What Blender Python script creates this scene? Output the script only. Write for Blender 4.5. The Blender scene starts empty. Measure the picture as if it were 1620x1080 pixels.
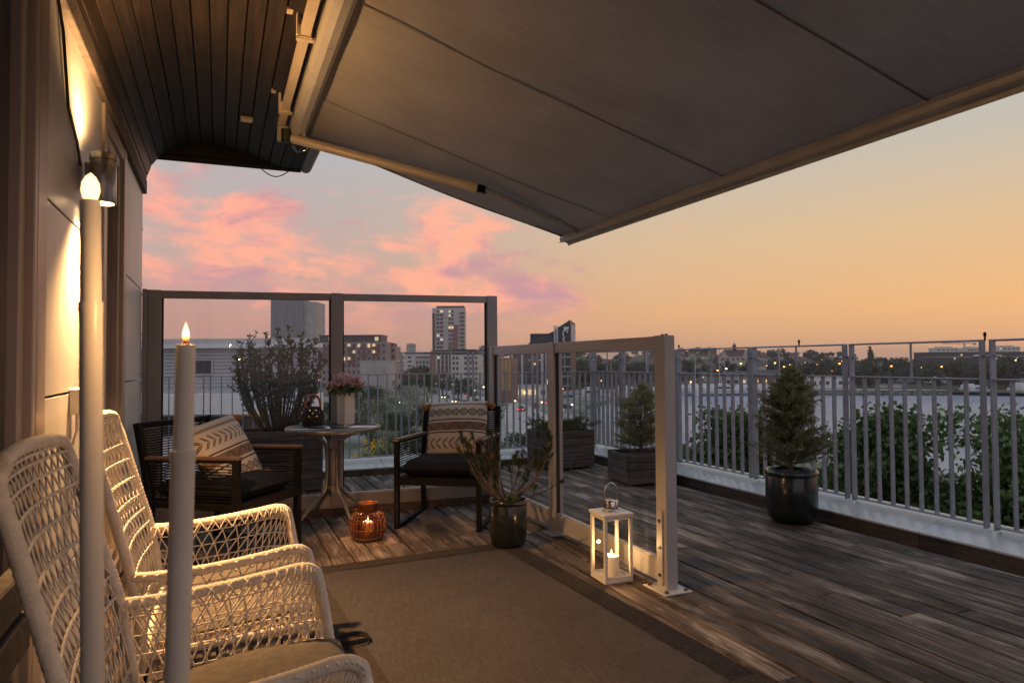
import bpy, math, random
import numpy as np
from mathutils import Vector, Matrix
random.seed(7); rng = np.random.default_rng(7)
R_ = math.radians
sc = bpy.context.scene
col = sc.collection

# ------------------------------------------------------------------ camera
FPX = 1080.0
th, pt, rl = R_(23.3), R_(1.7), R_(0.4)
cF = Vector((math.sin(th)*math.cos(pt), math.cos(th)*math.cos(pt), math.sin(pt)))
r0 = Vector((math.cos(th), -math.sin(th), 0)); u0_ = r0.cross(cF)
cR = r0*math.cos(rl) - u0_*math.sin(rl); cU = cR.cross(cF)
CAM = Vector((0, 0, 1.2))
cd = bpy.data.cameras.new('camera'); cam = bpy.data.objects.new('camera', cd); col.objects.link(cam)
cd.sensor_fit = 'HORIZONTAL'; cd.sensor_width = 36; cd.lens = 24
cd.clip_start = 0.05; cd.clip_end = 8000
m3 = Matrix((cR, cU, -cF)).transposed()
cam.matrix_world = Matrix.Translation(CAM) @ m3.to_4x4()
cd.dof.use_dof = True; cd.dof.focus_distance = 4.3; cd.dof.aperture_fstop = 8.0
sc.camera = cam

def ray(u, v): return cF + cR*((u-810)/FPX) - cU*((v-540)/FPX)
def PZ(u, v, z=0.0):
    d = ray(u, v); return CAM + d*((z-1.2)/d.z)
def PX(u, v, x):
    d = ray(u, v); return CAM + d*(x/d.x)
def PY(u, v, y):
    d = ray(u, v); return CAM + d*(y/d.y)
def W(u, v, d): return CAM + ray(u, v)*d

# ------------------------------------------------------------------ world: dusk sky with clouds
SUN_AZ = R_(68)          # clockwise from +Y
SUN_EL = R_(1.2)
world = bpy.data.worlds.new('World'); sc.world = world; world.use_nodes = True
wt = world.node_tree; wt.nodes.clear()

class NT:
    """small helper that writes node expressions"""
    def __init__(s, nt): s.nt = nt
    def n(s, t, **kw):
        x = s.nt.nodes.new(t)
        for k, v in kw.items(): setattr(x, k, v)
        return x
    def put(s, sock, v):
        if isinstance(v, bpy.types.NodeSocket): s.nt.links.new(v, sock)
        else: sock.default_value = v
    def m(s, op, *a, clamp=False):
        x = s.n('ShaderNodeMath', operation=op); x.use_clamp = clamp
        for i, v in enumerate(a): s.put(x.inputs[i], v)
        return x.outputs[0]
    def vm(s, op, *a):
        x = s.n('ShaderNodeVectorMath', operation=op)
        for i, v in enumerate(a):
            if op == 'SCALE' and i == 1: s.put(x.inputs['Scale'], v)
            else: s.put(x.inputs[i], v)
        return x.outputs['Value'] if op in ('DOT_PRODUCT', 'LENGTH') else x.outputs[0]
    def mix(s, f, a, b, mode='MIX'):
        x = s.n('ShaderNodeMix', data_type='RGBA', blend_type=mode)
        s.put(x.inputs['Factor'], f)
        for nm, v in (('A', a), ('B', b)):
            sock = [q for q in x.inputs if q.name == nm and q.type == 'RGBA'][0]
            if not isinstance(v, bpy.types.NodeSocket) and len(v) == 3: v = (*v, 1)
            s.put(sock, v)
        return [q for q in x.outputs if q.type == 'RGBA'][0]
    def noise(s, vec, scale, detail=4, rough=.55, dist=0.0):
        x = s.n('ShaderNodeTexNoise'); s.put(x.inputs['Scale'], scale)
        x.inputs['Detail'].default_value = detail; x.inputs['Roughness'].default_value = rough
        x.inputs['Distortion'].default_value = dist
        if vec is not None: s.put(x.inputs['Vector'], vec)
        return x.outputs['Fac']
    def ramp(s, f, stops, interp='LINEAR'):
        x = s.n('ShaderNodeValToRGB'); x.color_ramp.interpolation = interp
        e = x.color_ramp.elements
        while len(e) < len(stops): e.new(.5)
        for q, (p, c) in zip(e, stops):
            q.position = p
            q.color = (c, c, c, 1) if not hasattr(c, '__len__') else (*c, 1)
        s.put(x.inputs[0], f); return x.outputs[0]
    def maprange(s, v, a, b, c=0.0, d=1.0, smooth=True):
        x = s.n('ShaderNodeMapRange'); x.clamp = True
        if smooth: x.interpolation_type = 'SMOOTHSTEP'
        for i, q in enumerate((v, a, b, c, d)): s.put(x.inputs[i], q)
        return x.outputs[0]
    def mapping(s, vec, scale=(1,1,1), loc=(0,0,0), rot=(0,0,0)):
        x = s.n('ShaderNodeMapping'); s.put(x.inputs[0], vec)
        x.inputs['Location'].default_value = loc; x.inputs['Rotation'].default_value = rot; x.inputs['Scale'].default_value = scale
        return x.outputs[0]
    def xyz(s, v):
        x = s.n('ShaderNodeSeparateXYZ'); s.put(x.inputs[0], v); return x.outputs
    def comb(s, a, b, c):
        x = s.n('ShaderNodeCombineXYZ')
        for i, q in enumerate((a, b, c)): s.put(x.inputs[i], q)
        return x.outputs[0]

def lin(r, g, b):
    f = lambda c: (c/255/12.92) if c/255 <= .04045 else ((c/255+.055)/1.055)**2.4
    return (f(r), f(g), f(b))

h = NT(wt)
tc = h.n('ShaderNodeTexCoord'); D = h.vm('NORMALIZE', tc.outputs['Generated'])
dx, dy, dz = h.xyz(D)
el = h.m('MAXIMUM', dz, 0.0)
hl = h.m('SQRT', h.m('ADD', h.m('MULTIPLY', dx, dx), h.m('ADD', h.m('MULTIPLY', dy, dy), 1e-6)))
saz = h.m('DIVIDE', h.m('ADD', h.m('MULTIPLY', dx, math.sin(SUN_AZ)), h.m('MULTIPLY', dy, math.cos(SUN_AZ))), hl)
side = h.maprange(saz, 0.42, 1.0)           # 0 = far from the sun, 1 = above the sun
away = h.maprange(saz, -1.0, 0.3)           # 0 = opposite the sun
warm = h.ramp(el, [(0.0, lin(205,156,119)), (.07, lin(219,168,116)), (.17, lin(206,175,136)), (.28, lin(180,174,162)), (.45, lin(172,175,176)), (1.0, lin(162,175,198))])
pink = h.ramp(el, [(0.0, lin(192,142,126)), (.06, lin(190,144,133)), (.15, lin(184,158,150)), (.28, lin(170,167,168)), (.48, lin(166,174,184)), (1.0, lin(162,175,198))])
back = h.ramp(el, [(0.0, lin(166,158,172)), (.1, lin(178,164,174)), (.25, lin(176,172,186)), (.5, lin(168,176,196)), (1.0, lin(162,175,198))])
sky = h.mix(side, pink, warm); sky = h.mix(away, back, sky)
nis = h.n('ShaderNodeTexSky'); nis.sky_type = 'NISHITA'; nis.sun_disc = False
nis.sun_elevation = SUN_EL; nis.sun_rotation = SUN_AZ
sky = h.mix(0.04, sky, h.vm('SCALE', nis.outputs[0], 0.15))
# cloud layer: soft puffs in a loose bank, thinning out towards the sun and overhead
az_ = h.m('ARCTAN2', dx, dy)
cp = h.comb(h.m('MULTIPLY', az_, 1.55), h.m('MULTIPLY', dz, 3.3), 0.0)
cpm = h.mapping(cp, rot=(0, 0, R_(14)), loc=(3.1, 1.35, 0))
wob = h.noise(cpm, 2.6, 3, .5)
cpw = h.vm('ADD', cpm, h.comb(h.m('MULTIPLY', wob, .22), h.m('MULTIPLY', wob, -.16), 0.0))
n1 = h.noise(cpw, 2.3, 6, .52, .15)
n2 = h.noise(cpw, 7.5, 5, .6, .2)
n3 = h.noise(h.mapping(cpw, scale=(.55, 1.6, 1)), 15.0, 4, .6, .3)
wisp = h.m('ADD', h.m('MULTIPLY', n1, .66), h.m('ADD', h.m('MULTIPLY', n2, .24), h.m('MULTIPLY', n3, .10)))
bank = h.m('MULTIPLY', h.maprange(saz, 0.93, 0.76), h.maprange(el, .42, .16))
thr = h.m('SUBTRACT', 0.64, h.m('MULTIPLY', bank, .20))
dens = h.maprange(wisp, thr, h.m('ADD', thr, .115))
dens = h.m('MULTIPLY', dens, h.maprange(el, .02, .11))
dens = h.m('MULTIPLY', dens, h.maprange(away, .55, .95, .25, 1.0))
lit = h.noise(h.mapping(cpw, loc=(.05, -.09, .3)), 4.4, 5, .55, .2)
lit = h.m('ADD', lit, h.maprange(el, .08, .30, -.05, .06))
ccol = h.mix(h.maprange(lit, .36, .54), lin(186,138,146), lin(252,166,136))
ccol = h.mix(h.maprange(saz, .25, .8), h.mix(.12, ccol, lin(200,140,140)), ccol)
sky = h.mix(h.m('MULTIPLY', dens, .95), sky, ccol)
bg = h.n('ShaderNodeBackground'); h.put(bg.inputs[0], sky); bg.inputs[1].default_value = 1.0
wo = h.n('ShaderNodeOutputWorld'); wt.links.new(bg.outputs[0], wo.inputs[0])

sd = bpy.data.lights.new('sun', 'SUN'); sd.energy = 0.12; sd.angle = R_(12); sd.color = (1, .66, .42)
sun = bpy.data.objects.new('sun', sd); col.objects.link(sun)
sdir = Vector((math.sin(SUN_AZ)*math.cos(R_(3)), math.cos(SUN_AZ)*math.cos(R_(3)), math.sin(R_(3))))
sun.rotation_euler = sdir.to_track_quat('Z', 'Y').to_euler()

sc.view_settings.view_transform = 'Standard'; sc.view_settings.look = 'None'
sc.view_settings.exposure = 0.34; sc.view_settings.gamma = 1; sc.view_settings.use_curve_mapping = False
sc.render.engine = 'CYCLES'
sc.cycles.use_denoising = True
sc.cycles.max_bounces = 8; sc.cycles.transparent_max_bounces = 24
sc.cycles.sample_clamp_indirect = 4.0
sc.cycles.caustics_reflective = False; sc.cycles.caustics_refractive = False

# ------------------------------------------------------------------ materials
MATS = {}
def principled(name):
    m = bpy.data.materials.new(name); m.use_nodes = True
    nt = m.node_tree; p = nt.nodes['Principled BSDF']; return m, nt, p
def pm(name, c, rough=.6, metal=0.0, var=.12, vs=6.0, bump=0.0, bs=60.0, stretch=(1,1,1), spec=.5, rnd=0.0, coat=0.0, trans=0.0):
    """plain procedural surface: colour that wanders a little, optional fine relief"""
    if name in MATS: return MATS[name]
    m, nt, p = principled(name); k = NT(nt)
    t = k.n('ShaderNodeTexCoord'); v = k.mapping(t.outputs['Object'], scale=stretch)
    oi = k.n('ShaderNodeObjectInfo')
    v = k.vm('ADD', v, k.comb(k.m('MULTIPLY', oi.outputs['Random'], 37.0), 0.0, 0.0))
    f = k.noise(v, vs, 5, .6)
    dk = tuple(x*(1-var) for x in c); lt = tuple(min(1, x*(1+var)) for x in c)
    cc = k.mix(k.maprange(f, .3, .7), dk, lt)
    if rnd:
        cc = k.vm('SCALE', cc, k.maprange(oi.outputs['Random'], 0, 1, 1-rnd, 1+rnd, smooth=False))
    k.put(p.inputs['Base Color'], cc)
    k.put(p.inputs['Roughness'], k.maprange(f, .25, .75, max(0, rough-.07), min(1, rough+.07)))
    p.inputs['Metallic'].default_value = metal; p.inputs['Specular IOR Level'].default_value = spec
    p.inputs['Coat Weight'].default_value = coat
    if bump:
        b = k.n('ShaderNodeBump'); b.inputs['Strength'].default_value = bump; b.inputs['Distance'].default_value = .01
        k.put(b.inputs['Height'], k.noise(v, bs, 4, .6)); k.put(p.inputs['Normal'], b.outputs[0])
    MATS[name] = m; return m
def em(name, c, s):
    if name in MATS: return MATS[name]
    m = bpy.data.materials.new(name); m.use_nodes = True; nt = m.node_tree; nt.nodes.clear()
    e = nt.nodes.new('ShaderNodeEmission'); e.inputs[0].default_value = (*c, 1); e.inputs[1].default_value = s
    o = nt.nodes.new('ShaderNodeOutputMaterial'); nt.links.new(e.outputs[0], o.inputs[0])
    MATS[name] = m; return m
def glass(name, tint=(1,1,1), ior=1.5, rough=0.0, refl=1.0):
    m = bpy.data.materials.new(name); m.use_nodes = True; nt = m.node_tree; nt.nodes.clear(); k = NT(nt)
    t = k.n('ShaderNodeBsdfTransparent'); t.inputs[0].default_value = (*tint, 1)
    g = k.n('ShaderNodeBsdfGlossy'); g.inputs['Roughness'].default_value = rough
    ge = k.n('ShaderNodeNewGeometry'); cs = k.m('ABSOLUTE', k.vm('DOT_PRODUCT', ge.outputs['Normal'], ge.outputs['Incoming']))
    f0 = ((ior-1)/(ior+1))**2*1.1
    fr = k.m('ADD', f0, k.m('MULTIPLY', k.m('POWER', k.m('SUBTRACT', 1.0, cs, clamp=True), 5.0), 1-f0))
    mx = k.n('ShaderNodeMixShader'); k.put(mx.inputs[0], k.m('MULTIPLY', fr, refl, clamp=True))
    nt.links.new(t.outputs[0], mx.inputs[1]); nt.links.new(g.outputs[0], mx.inputs[2])
    o = k.n('ShaderNodeOutputMaterial')
    if name == 'pane_glass':        # dried rain marks and wiping streaks
        tc_ = k.n('ShaderNodeTexCoord'); a_ = k.noise(k.mapping(tc_.outputs['Object'], scale=(2.5, 2.5, .7)), 2.0, 6, .65); b_ = k.noise(tc_.outputs['Object'], 55, 3, .6)
        di = k.n('ShaderNodeBsdfDiffuse'); di.inputs[0].default_value = (.75, .75, .75, 1); m2 = k.n('ShaderNodeMixShader')
        k.put(m2.inputs[0], k.m('ADD', k.maprange(a_, .48, .72, 0.0, .030), k.maprange(b_, .66, .74, 0.0, .05)))
        nt.links.new(mx.outputs[0], m2.inputs[1]); nt.links.new(di.outputs[0], m2.inputs[2]); mx = m2
    nt.links.new(mx.outputs[0], o.inputs[0])
    MATS[name] = m; return m

def wood_deck():
    m, nt, p = principled('deck_wood'); k = NT(nt)
    t = k.n('ShaderNodeTexCoord'); oi = k.n('ShaderNodeObjectInfo')
    off = k.comb(k.m('MULTIPLY', oi.outputs['Random'], 91.0), k.m('MULTIPLY', oi.outputs['Random'], 57.0), 0.0)
    o = k.vm('ADD', t.outputs['Object'], off)
    grain = k.noise(k.mapping(o, scale=(95, 1.5, 40)), 1.0, 6, .65, .6)
    ring = k.noise(k.mapping(o, scale=(16, .9, 10)), 1.0, 4, .6, 1.2)
    patch = k.noise(k.mapping(o, scale=(6.0, 1.7, 1)), 1.0, 5, .62, .4)
    patch2 = k.noise(k.mapping(t.outputs['Object'], scale=(2.0, 1.1, 1)), 1.3, 4, .6)
    base = k.mix(k.maprange(grain, .36, .64), (.030, .021, .016), (.185, .142, .112))
    base = k.mix(k.m('MULTIPLY', k.maprange(ring, .42, .62), .55), base, (.10, .066, .046))
    bare = k.m('MULTIPLY', k.maprange(patch, .49, .63), k.maprange(grain, .36, .58, .25, 1.0))
    base = k.mix(k.m('MULTIPLY', bare, .8), base, (.38, .31, .25))
    dark = k.m('MULTIPLY', k.maprange(k.m('ADD', k.m('MULTIPLY', patch, .6), k.m('MULTIPLY', patch2, .4)), .50, .38), .85)
    base = k.mix(dark, base, (.020, .013, .010))
    base = k.vm('SCALE', base, k.maprange(oi.outputs['Random'], 0, 1, .66, 1.28, smooth=False))
    crack = k.noise(k.mapping(o, scale=(58, .85, 20)), 1.0, 3, .5, .3)
    base = k.mix(k.m('MULTIPLY', k.maprange(crack, .60, .66), .8), base, (.016, .011, .009))
    knot = k.noise(k.mapping(o, scale=(22, 7, 10)), 1.0, 2, .5)
    base = k.mix(k.m('MULTIPLY', k.maprange(knot, .70, .76), .7), base, (.03, .018, .012))
    k.put(p.inputs['Base Color'], base)
    k.put(p.inputs['Roughness'], k.maprange(grain, .2, .8, .52, .78))
    p.inputs['Specular IOR Level'].default_value = .2
    b = k.n('ShaderNodeBump'); b.inputs['Strength'].default_value = .8; b.inputs['Distance'].default_value = .006
    k.put(b.inputs['Height'], k.m('ADD', grain, k.m('MULTIPLY', ring, .5))); k.put(p.inputs['Normal'], b.outputs[0])
    MATS['deck_wood'] = m; return m
def wood(name, dk, lt, axis_scale=(3, 40, 40), rough=.55, rnd=.2, coat=0):
    m, nt, p = principled(name); k = NT(nt)
    t = k.n('ShaderNodeTexCoord'); oi = k.n('ShaderNodeObjectInfo')
    o = k.vm('ADD', t.outputs['Object'], k.comb(k.m('MULTIPLY', oi.outputs['Random'], 53.0), k.m('MULTIPLY', oi.outputs['Random'], 31.0), 0.0))
    g = k.noise(k.mapping(o, scale=axis_scale), 1.0, 6, .62, .5)
    g2 = k.noise(o, 5.0, 3)
    c = k.mix(k.maprange(k.m('ADD', k.m('MULTIPLY', g, .75), k.m('MULTIPLY', g2, .25)), .32, .68), dk, lt)
    c = k.vm('SCALE', c, k.maprange(oi.outputs['Random'], 0, 1, 1-rnd, 1+rnd, smooth=False))
    k.put(p.inputs['Base Color'], c); p.inputs['Roughness'].default_value = rough; p.inputs['Coat Weight'].default_value = coat
    b = k.n('ShaderNodeBump'); b.inputs['Strength'].default_value = .35; b.inputs['Distance'].default_value = .004
    k.put(b.inputs['Height'], g); k.put(p.inputs['Normal'], b.outputs[0])
    MATS[name] = m; return m
def weave(name, a, b_, sx, sy, rough=.9, fine=.5, transl=0.0, streak=(90, 6, 1)):
    """woven cloth: crossing threads as relief, streaky yarn colour"""
    m, nt, p = principled(name); k = NT(nt)
    t = k.n('ShaderNodeTexCoord'); x, y, z = k.xyz(t.outputs['Object'])
    wx = k.m('SINE', k.m('MULTIPLY', x, sx)); wy = k.m('SINE', k.m('MULTIPLY', y, sy))
    s = k.noise(k.mapping(t.outputs['Object'], scale=streak), 1.0, 4, .7)
    s2 = k.noise(t.outputs['Object'], 1.7, 3)
    c = k.mix(k.maprange(s, .3, .7), a, b_)
    c = k.vm('SCALE', c, k.maprange(s2, .3, .7, .88, 1.1))
    k.put(p.inputs['Base Color'], c); p.inputs['Roughness'].default_value = rough; p.inputs['Specular IOR Level'].default_value = .2
    bp = k.n('ShaderNodeBump'); bp.inputs['Strength'].default_value = fine; bp.inputs['Distance'].default_value = .002
    k.put(bp.inputs['Height'], k.m('ADD', k.m('MULTIPLY', wx, wy), s)); k.put(p.inputs['Normal'], bp.outputs[0])
    if transl:
        tr = k.n('ShaderNodeBsdfTranslucent'); k.put(tr.inputs[0], c); mx = k.n('ShaderNodeMixShader'); mx.inputs[0].default_value = transl
        nt.links.new(p.outputs[0], mx.inputs[1]); nt.links.new(tr.outputs[0], mx.inputs[2])
        nt.links.new(mx.outputs[0], nt.nodes['Material Output'].inputs[0])
    MATS[name] = m; return m
def leaf_mat(name, a, b_, rough=.55, transl=.25):
    m, nt, p = principled(name); k = NT(nt)
    g = k.n('ShaderNodeNewGeometry'); r = g.outputs['Random Per Island']
    oi = k.n('ShaderNodeObjectInfo')
    c = k.mix(r, a, b_); c = k.vm('SCALE', c, k.maprange(oi.outputs['Random'], 0, 1, .8, 1.2, smooth=False))
    k.put(p.inputs['Base Color'], c); p.inputs['Roughness'].default_value = rough; p.inputs['Specular IOR Level'].default_value = .3
    tr = k.n('ShaderNodeBsdfTranslucent'); k.put(tr.inputs[0], c); mx = k.n('ShaderNodeMixShader'); mx.inputs[0].default_value = transl
    nt.links.new(p.outputs[0], mx.inputs[1]); nt.links.new(tr.outputs[0], mx.inputs[2])
    nt.links.new(mx.outputs[0], nt.nodes['Material Output'].inputs[0])
    MATS[name] = m; return m
def pillow_mat(name, flip):
    """printed cushion cover: rows of diamonds, a brown band and a row of arrows on natural cotton"""
    m, nt, p = principled(name); k = NT(nt)
    t = k.n('ShaderNodeTexCoord'); x, y, z = k.xyz(t.outputs['Object'])
    X = k.m('DIVIDE', x, .46); Y = k.m('DIVIDE', y, .46)          # -.5 .. .5
    if flip: Y = k.m('MULTIPLY', Y, -1.0)
    V = k.m('ADD', Y, .5)
    def band(a, b): return k.m('MULTIPLY', k.m('GREATER_THAN', V, a), k.m('LESS_THAN', V, b))
    def tri(n, off=0.0): return k.m('ABSOLUTE', k.m('SUBTRACT', k.m('FRACT', k.m('ADD', k.m('MULTIPLY', X, n), off)), .5))   # 0..0.5
    # diamonds: |tri| + |v| contours
    vv = k.m('ABSOLUTE', k.m('DIVIDE', k.m('SUBTRACT', V, .79), .13))
    dsum = k.m('ADD', tri(7, .5), vv)
    dia = k.m('LESS_THAN', k.m('ABSOLUTE', k.m('SUBTRACT', dsum, .46)), .06)
    dia2 = k.m('LESS_THAN', k.m('ABSOLUTE', k.m('SUBTRACT', dsum, .2)), .06)
    dia = k.m('MULTIPLY', k.m('MAXIMUM', dia, dia2), band(.72, .86))
    zz = k.m('LESS_THAN', k.m('ABSOLUTE', k.m('SUBTRACT', k.m('ABSOLUTE', k.m('DIVIDE', k.m('SUBTRACT', V, .79), .13)), k.m('ADD', tri(7, 0.0), .12))), .05)
    zz = k.m('MULTIPLY', zz, band(.72, .86))
    # arrows
    av = k.m('ABSOLUTE', k.m('DIVIDE', k.m('SUBTRACT', V, .25), .10))
    ax = k.m('FRACT', k.m('ADD', k.m('MULTIPLY', X, 9.0 if not flip else -9.0), k.m('MULTIPLY', av, -.8)))
    arr = k.m('MULTIPLY', k.m('MULTIPLY', k.m('LESS_THAN', ax, .36), band(.16, .34)), k.m('GREATER_THAN', av, .05))
    arr = k.m('MULTIPLY', arr, k.m('SUBTRACT', 1.0, k.m('MULTIPLY', k.m('GREATER_THAN', ax, .14), k.m('LESS_THAN', ax, .22))))
    lines = k.m('MAXIMUM', band(.645, .665), band(.425, .445))
    dash = k.m('MULTIPLY', k.m('GREATER_THAN', k.m('FRACT', k.m('MULTIPLY', X, 22.0)), .45), k.m('MAXIMUM', band(.95, .962), k.m('MAXIMUM', band(.918, .93), k.m('MAXIMUM', band(.05, .065), band(.085, .098)))))
    sol = k.m('MAXIMUM', band(.935, .944), band(.07, .08))
    ink = k.m('MAXIMUM', k.m('MAXIMUM', dia, zz), k.m('MAXIMUM', k.m('MAXIMUM', arr, lines), k.m('MAXIMUM', dash, sol)))
    brown = band(.47, .61)
    bz = k.m('MULTIPLY', brown, k.m('LESS_THAN', k.m('ABSOLUTE', k.m('SUBTRACT', k.m('DIVIDE', k.m('SUBTRACT', V, .47), .14), k.m('MULTIPLY', tri(4), 2.0))), .16))
    f = k.noise(t.outputs['Object'], 240, 2)
    c = k.mix(k.maprange(f, .3, .7), (.56, .46, .37), (.70, .60, .49))
    c = k.mix(brown, c, (.23, .15, .105)); c = k.mix(bz, c, (.15, .098, .07)); c = k.mix(ink, c, (.022, .016, .014))
    k.put(p.inputs['Base Color'], c); p.inputs['Roughness'].default_value = .92; p.inputs['Specular IOR Level'].default_value = .15
    b = k.n('ShaderNodeBump'); b.inputs['Strength'].default_value = .4; b.inputs['Distance'].default_value = .003; k.put(b.inputs['Height'], f); k.put(p.inputs['Normal'], b.outputs[0])
    MATS[name] = m; return m
def wall_panel_mat():
    m, nt, p = principled('facade_panel'); k = NT(nt)
    t = k.n('ShaderNodeTexCoord')
    f = k.noise(t.outputs['Object'], 3.0, 5, .6); g = k.noise(k.mapping(t.outputs['Object'], scale=(1, 14, 1.2)), 1.5, 4)
    c = k.mix(k.maprange(f, .3, .7), (.62, .605, .585), (.70, .685, .66)); c = k.mix(k.m('MULTIPLY', k.maprange(g, .55, .75), .25), c, (.48, .45, .42))
    k.put(p.inputs['Base Color'], c); k.put(p.inputs['Roughness'], k.maprange(f, .3, .7, .34, .46))
    MATS['facade_panel'] = m; return m
def water_mat():
    m = bpy.data.materials.new('harbour_water'); m.use_nodes = True; nt = m.node_tree; nt.nodes.clear(); k = NT(nt)
    t = k.n('ShaderNodeTexCoord'); nz = k.noise(t.outputs['Object'], .25, 3, .5); big = k.noise(k.mapping(t.outputs['Object'], scale=(1, .35, 1)), .018, 4, .6)
    b = k.n('ShaderNodeBump'); b.inputs['Strength'].default_value = .5; b.inputs['Distance'].default_value = 1.0; k.put(b.inputs['Height'], nz)
    d = k.n('ShaderNodeBsdfDiffuse'); k.put(d.inputs[0], k.mix(k.maprange(big, .35, .65), (.20, .235, .30), (.27, .305, .37)))
    g = k.n('ShaderNodeBsdfGlossy'); g.inputs['Roughness'].default_value = .22; g.inputs[0].default_value = (.74, .84, 1.0, 1); k.put(g.inputs['Normal'], b.outputs[0])
    x = k.n('ShaderNodeMixShader'); k.put(x.inputs[0], k.maprange(big, .35, .65, .22, .34)); nt.links.new(d.outputs[0], x.inputs[1]); nt.links.new(g.outputs[0], x.inputs[2])
    o = k.n('ShaderNodeOutputMaterial'); nt.links.new(x.outputs[0], o.inputs[0]); MATS['harbour_water'] = m; return m
def ground_mat():
    m, nt, p = principled('city_ground'); k = NT(nt)
    t = k.n('ShaderNodeTexCoord')
    f = k.noise(t.outputs['Object'], .02, 6, .6); g = k.noise(t.outputs['Object'], .35, 5, .65)
    c = k.mix(k.maprange(f, .44, .58), (.10, .125, .07), (.27, .255, .235)); c = k.vm('SCALE', c, k.maprange(g, .3, .7, .7, 1.3))
    k.put(p.inputs['Base Color'], c); p.inputs['Roughness'].default_value = .9
    MATS['city_ground'] = m; return m
def brick_wall(name, c, mortar, sc_=1.0):
    m, nt, p = principled(name); k = NT(nt)
    t = k.n('ShaderNodeTexCoord'); b = k.n('ShaderNodeTexBrick')
    x, y, z = k.xyz(t.outputs['Object']); k.put(b.inputs['Vector'], k.comb(k.m('ADD', x, y), z, 0.0))
    b.inputs['Color1'].default_value = (*c, 1); b.inputs['Color2'].default_value = (*[q*.75 for q in c], 1); b.inputs['Mortar'].default_value = (*mortar, 1)
    b.inputs['Scale'].default_value = sc_; b.inputs['Mortar Size'].default_value = .02
    k.put(p.inputs['Base Color'], k.vm('SCALE', b.outputs[0], k.maprange(k.noise(t.outputs['Object'], .3, 4), .3, .7, .85, 1.15)))
    p.inputs['Roughness'].default_value = .85; MATS[name] = m; return m

wood_deck()
lm_ = bpy.data.materials.new('liner_paper'); lm_.use_nodes = True; lm_.node_tree.nodes.clear(); lt_ = lm_.node_tree.nodes.new('ShaderNodeBsdfTranslucent'); lt_.inputs[0].default_value = (.85, .70, .48, 1); lo_ = lm_.node_tree.nodes.new('ShaderNodeOutputMaterial'); lm_.node_tree.links.new(lt_.outputs[0], lo_.inputs[0]); MATS['liner_paper'] = lm_  # translucent sheet for the diffuser added inside the black lantern
wood('soffit_wood', (.009, .0062, .005), (.030, .020, .0145), (40, 1.6, 40), .5, .25)
wood('arm_teak', (.10, .052, .030), (.20, .11, .065), (4, 60, 60), .5, .1)
wood('planter_wood', (.035, .026, .022), (.12, .095, .082), (3, 40, 40), .75, .25)
wood('kerb_wood', (.035, .024, .017), (.10, .068, .046), (40, 2, 40), .7, .2)
weave('awning_cloth', (.255, .243, .24), (.315, .30, .296), 900, 900, .85, .35, .12, (6, 160, 1))
weave('rug_field', (.050, .045, .046), (.118, .105, .104), 1100, 380, .95, .9, 0, (330, 13, 1))
weave('rug_border', (.038, .031, .029), (.070, .058, .053), 420, 420, .95, 1.0, 0, (60, 60, 1))
weave('seat_cloth', (.115, .102, .092), (.165, .148, .134), 1400, 1400, .9, .3, 0, (30, 30, 30))
weave('black_cloth', (.007, .007, .0085), (.014, .014, .016), 1600, 1600, .85, .3, 0, (40, 40, 40))
pillow_mat('pillow_print', False); pillow_mat('pillow_print_flip', True)
wall_panel_mat(); water_mat(); ground_mat()
pm('screw_metal', (.10, .10, .10), .4, .8)
pm('grey_frame', (.27, .255, .25), .42, .25, .08, 3, .08, 90)
pm('light_frame', (.46, .44, .425), .40, .1, .07, 3, .06, 90)
pm('window_frame', (.46, .385, .335), .38, .2, .12, 2, .05, 120, (1, 1, .2))
pm('galvanised', (.265, .285, .315), .5, .15, .16, 14, .1, 120)
pm('coping_metal', (.62, .61, .585), .30, .15, .12, 4, .05, 60)
pm('white_plastic', (.66, .62, .57), .45, 0, .05)
pm('awning_metal', (.50, .485, .46), .34, .25, .08, 8)
pm('awning_arm', (.60, .52, .42), .40, .1, .06, 8)
pm('black_cable', (.012, .011, .011), .6)
pm('lamp_metal', (.42, .41, .40), .32, .8, .1, 20)
pm('candle_wax', (.88, .785, .65), .5, 0, .04, 5)
pm('stand_white', (.86, .755, .62), .32, 0, .05, 5)
pm('wicker_rope', (.80, .72, .62), .62, 0, .10, 30, .35, 160)
pm('black_metal', (.0055, .0055, .006), .6, 0, .15, 20, spec=.15)
pm('black_rope', (.007, .007, .0078), .85, 0, .2, 80, .3, 300, spec=.1)
pm('table_metal', (.20, .185, .175), .38, .6, .1, 20)
pm('lantern_black', (.014, .013, .013), .55, 0, .2, 60, .3, 200)
pm('leather', (.36, .125, .045), .5, 0, .15, 40, .2, 200)
pm('tassel_yarn', (.36, .165, .045), .95, 0, .25, 120, .5, 300)
pm('vase_ceramic', (.80, .755, .70), .35, 0, .04)
pm('rattan', (.12, .055, .030), .5, 0, .25, 60, .3, 150)
pm('copper_rim', (.20, .085, .04), .38, .6, .2, 30)
pm('white_paint', (.76, .72, .66), .38, 0, .05, 6)
pm('chrome', (.62, .60, .58), .12, 1.0, .04)
pm('glazed_pot', (.010, .014, .013), .22, 0, .3, 6, .05, 20, coat=.25)
pm('soil', (.035, .025, .018), .95, 0, .4, 60, .8, 120)
pm('moss', (.085, .10, .025), .95, 0, .4, 60, .8, 160)
pm('bark', (.10, .072, .055), .85, 0, .3, 40, .5, 90)
pm('trunk_dark', (.055, .042, .034), .9, 0, .3, 4, .5, 20)
pm('strap_dark', (.022, .023, .026), .8, 0, .2, 60, .3, 200)
em('bulb_flame', (1.0, .62, .26), 2.6); em('lamp_disc', (1.0, .70, .34), 30.0)
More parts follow.
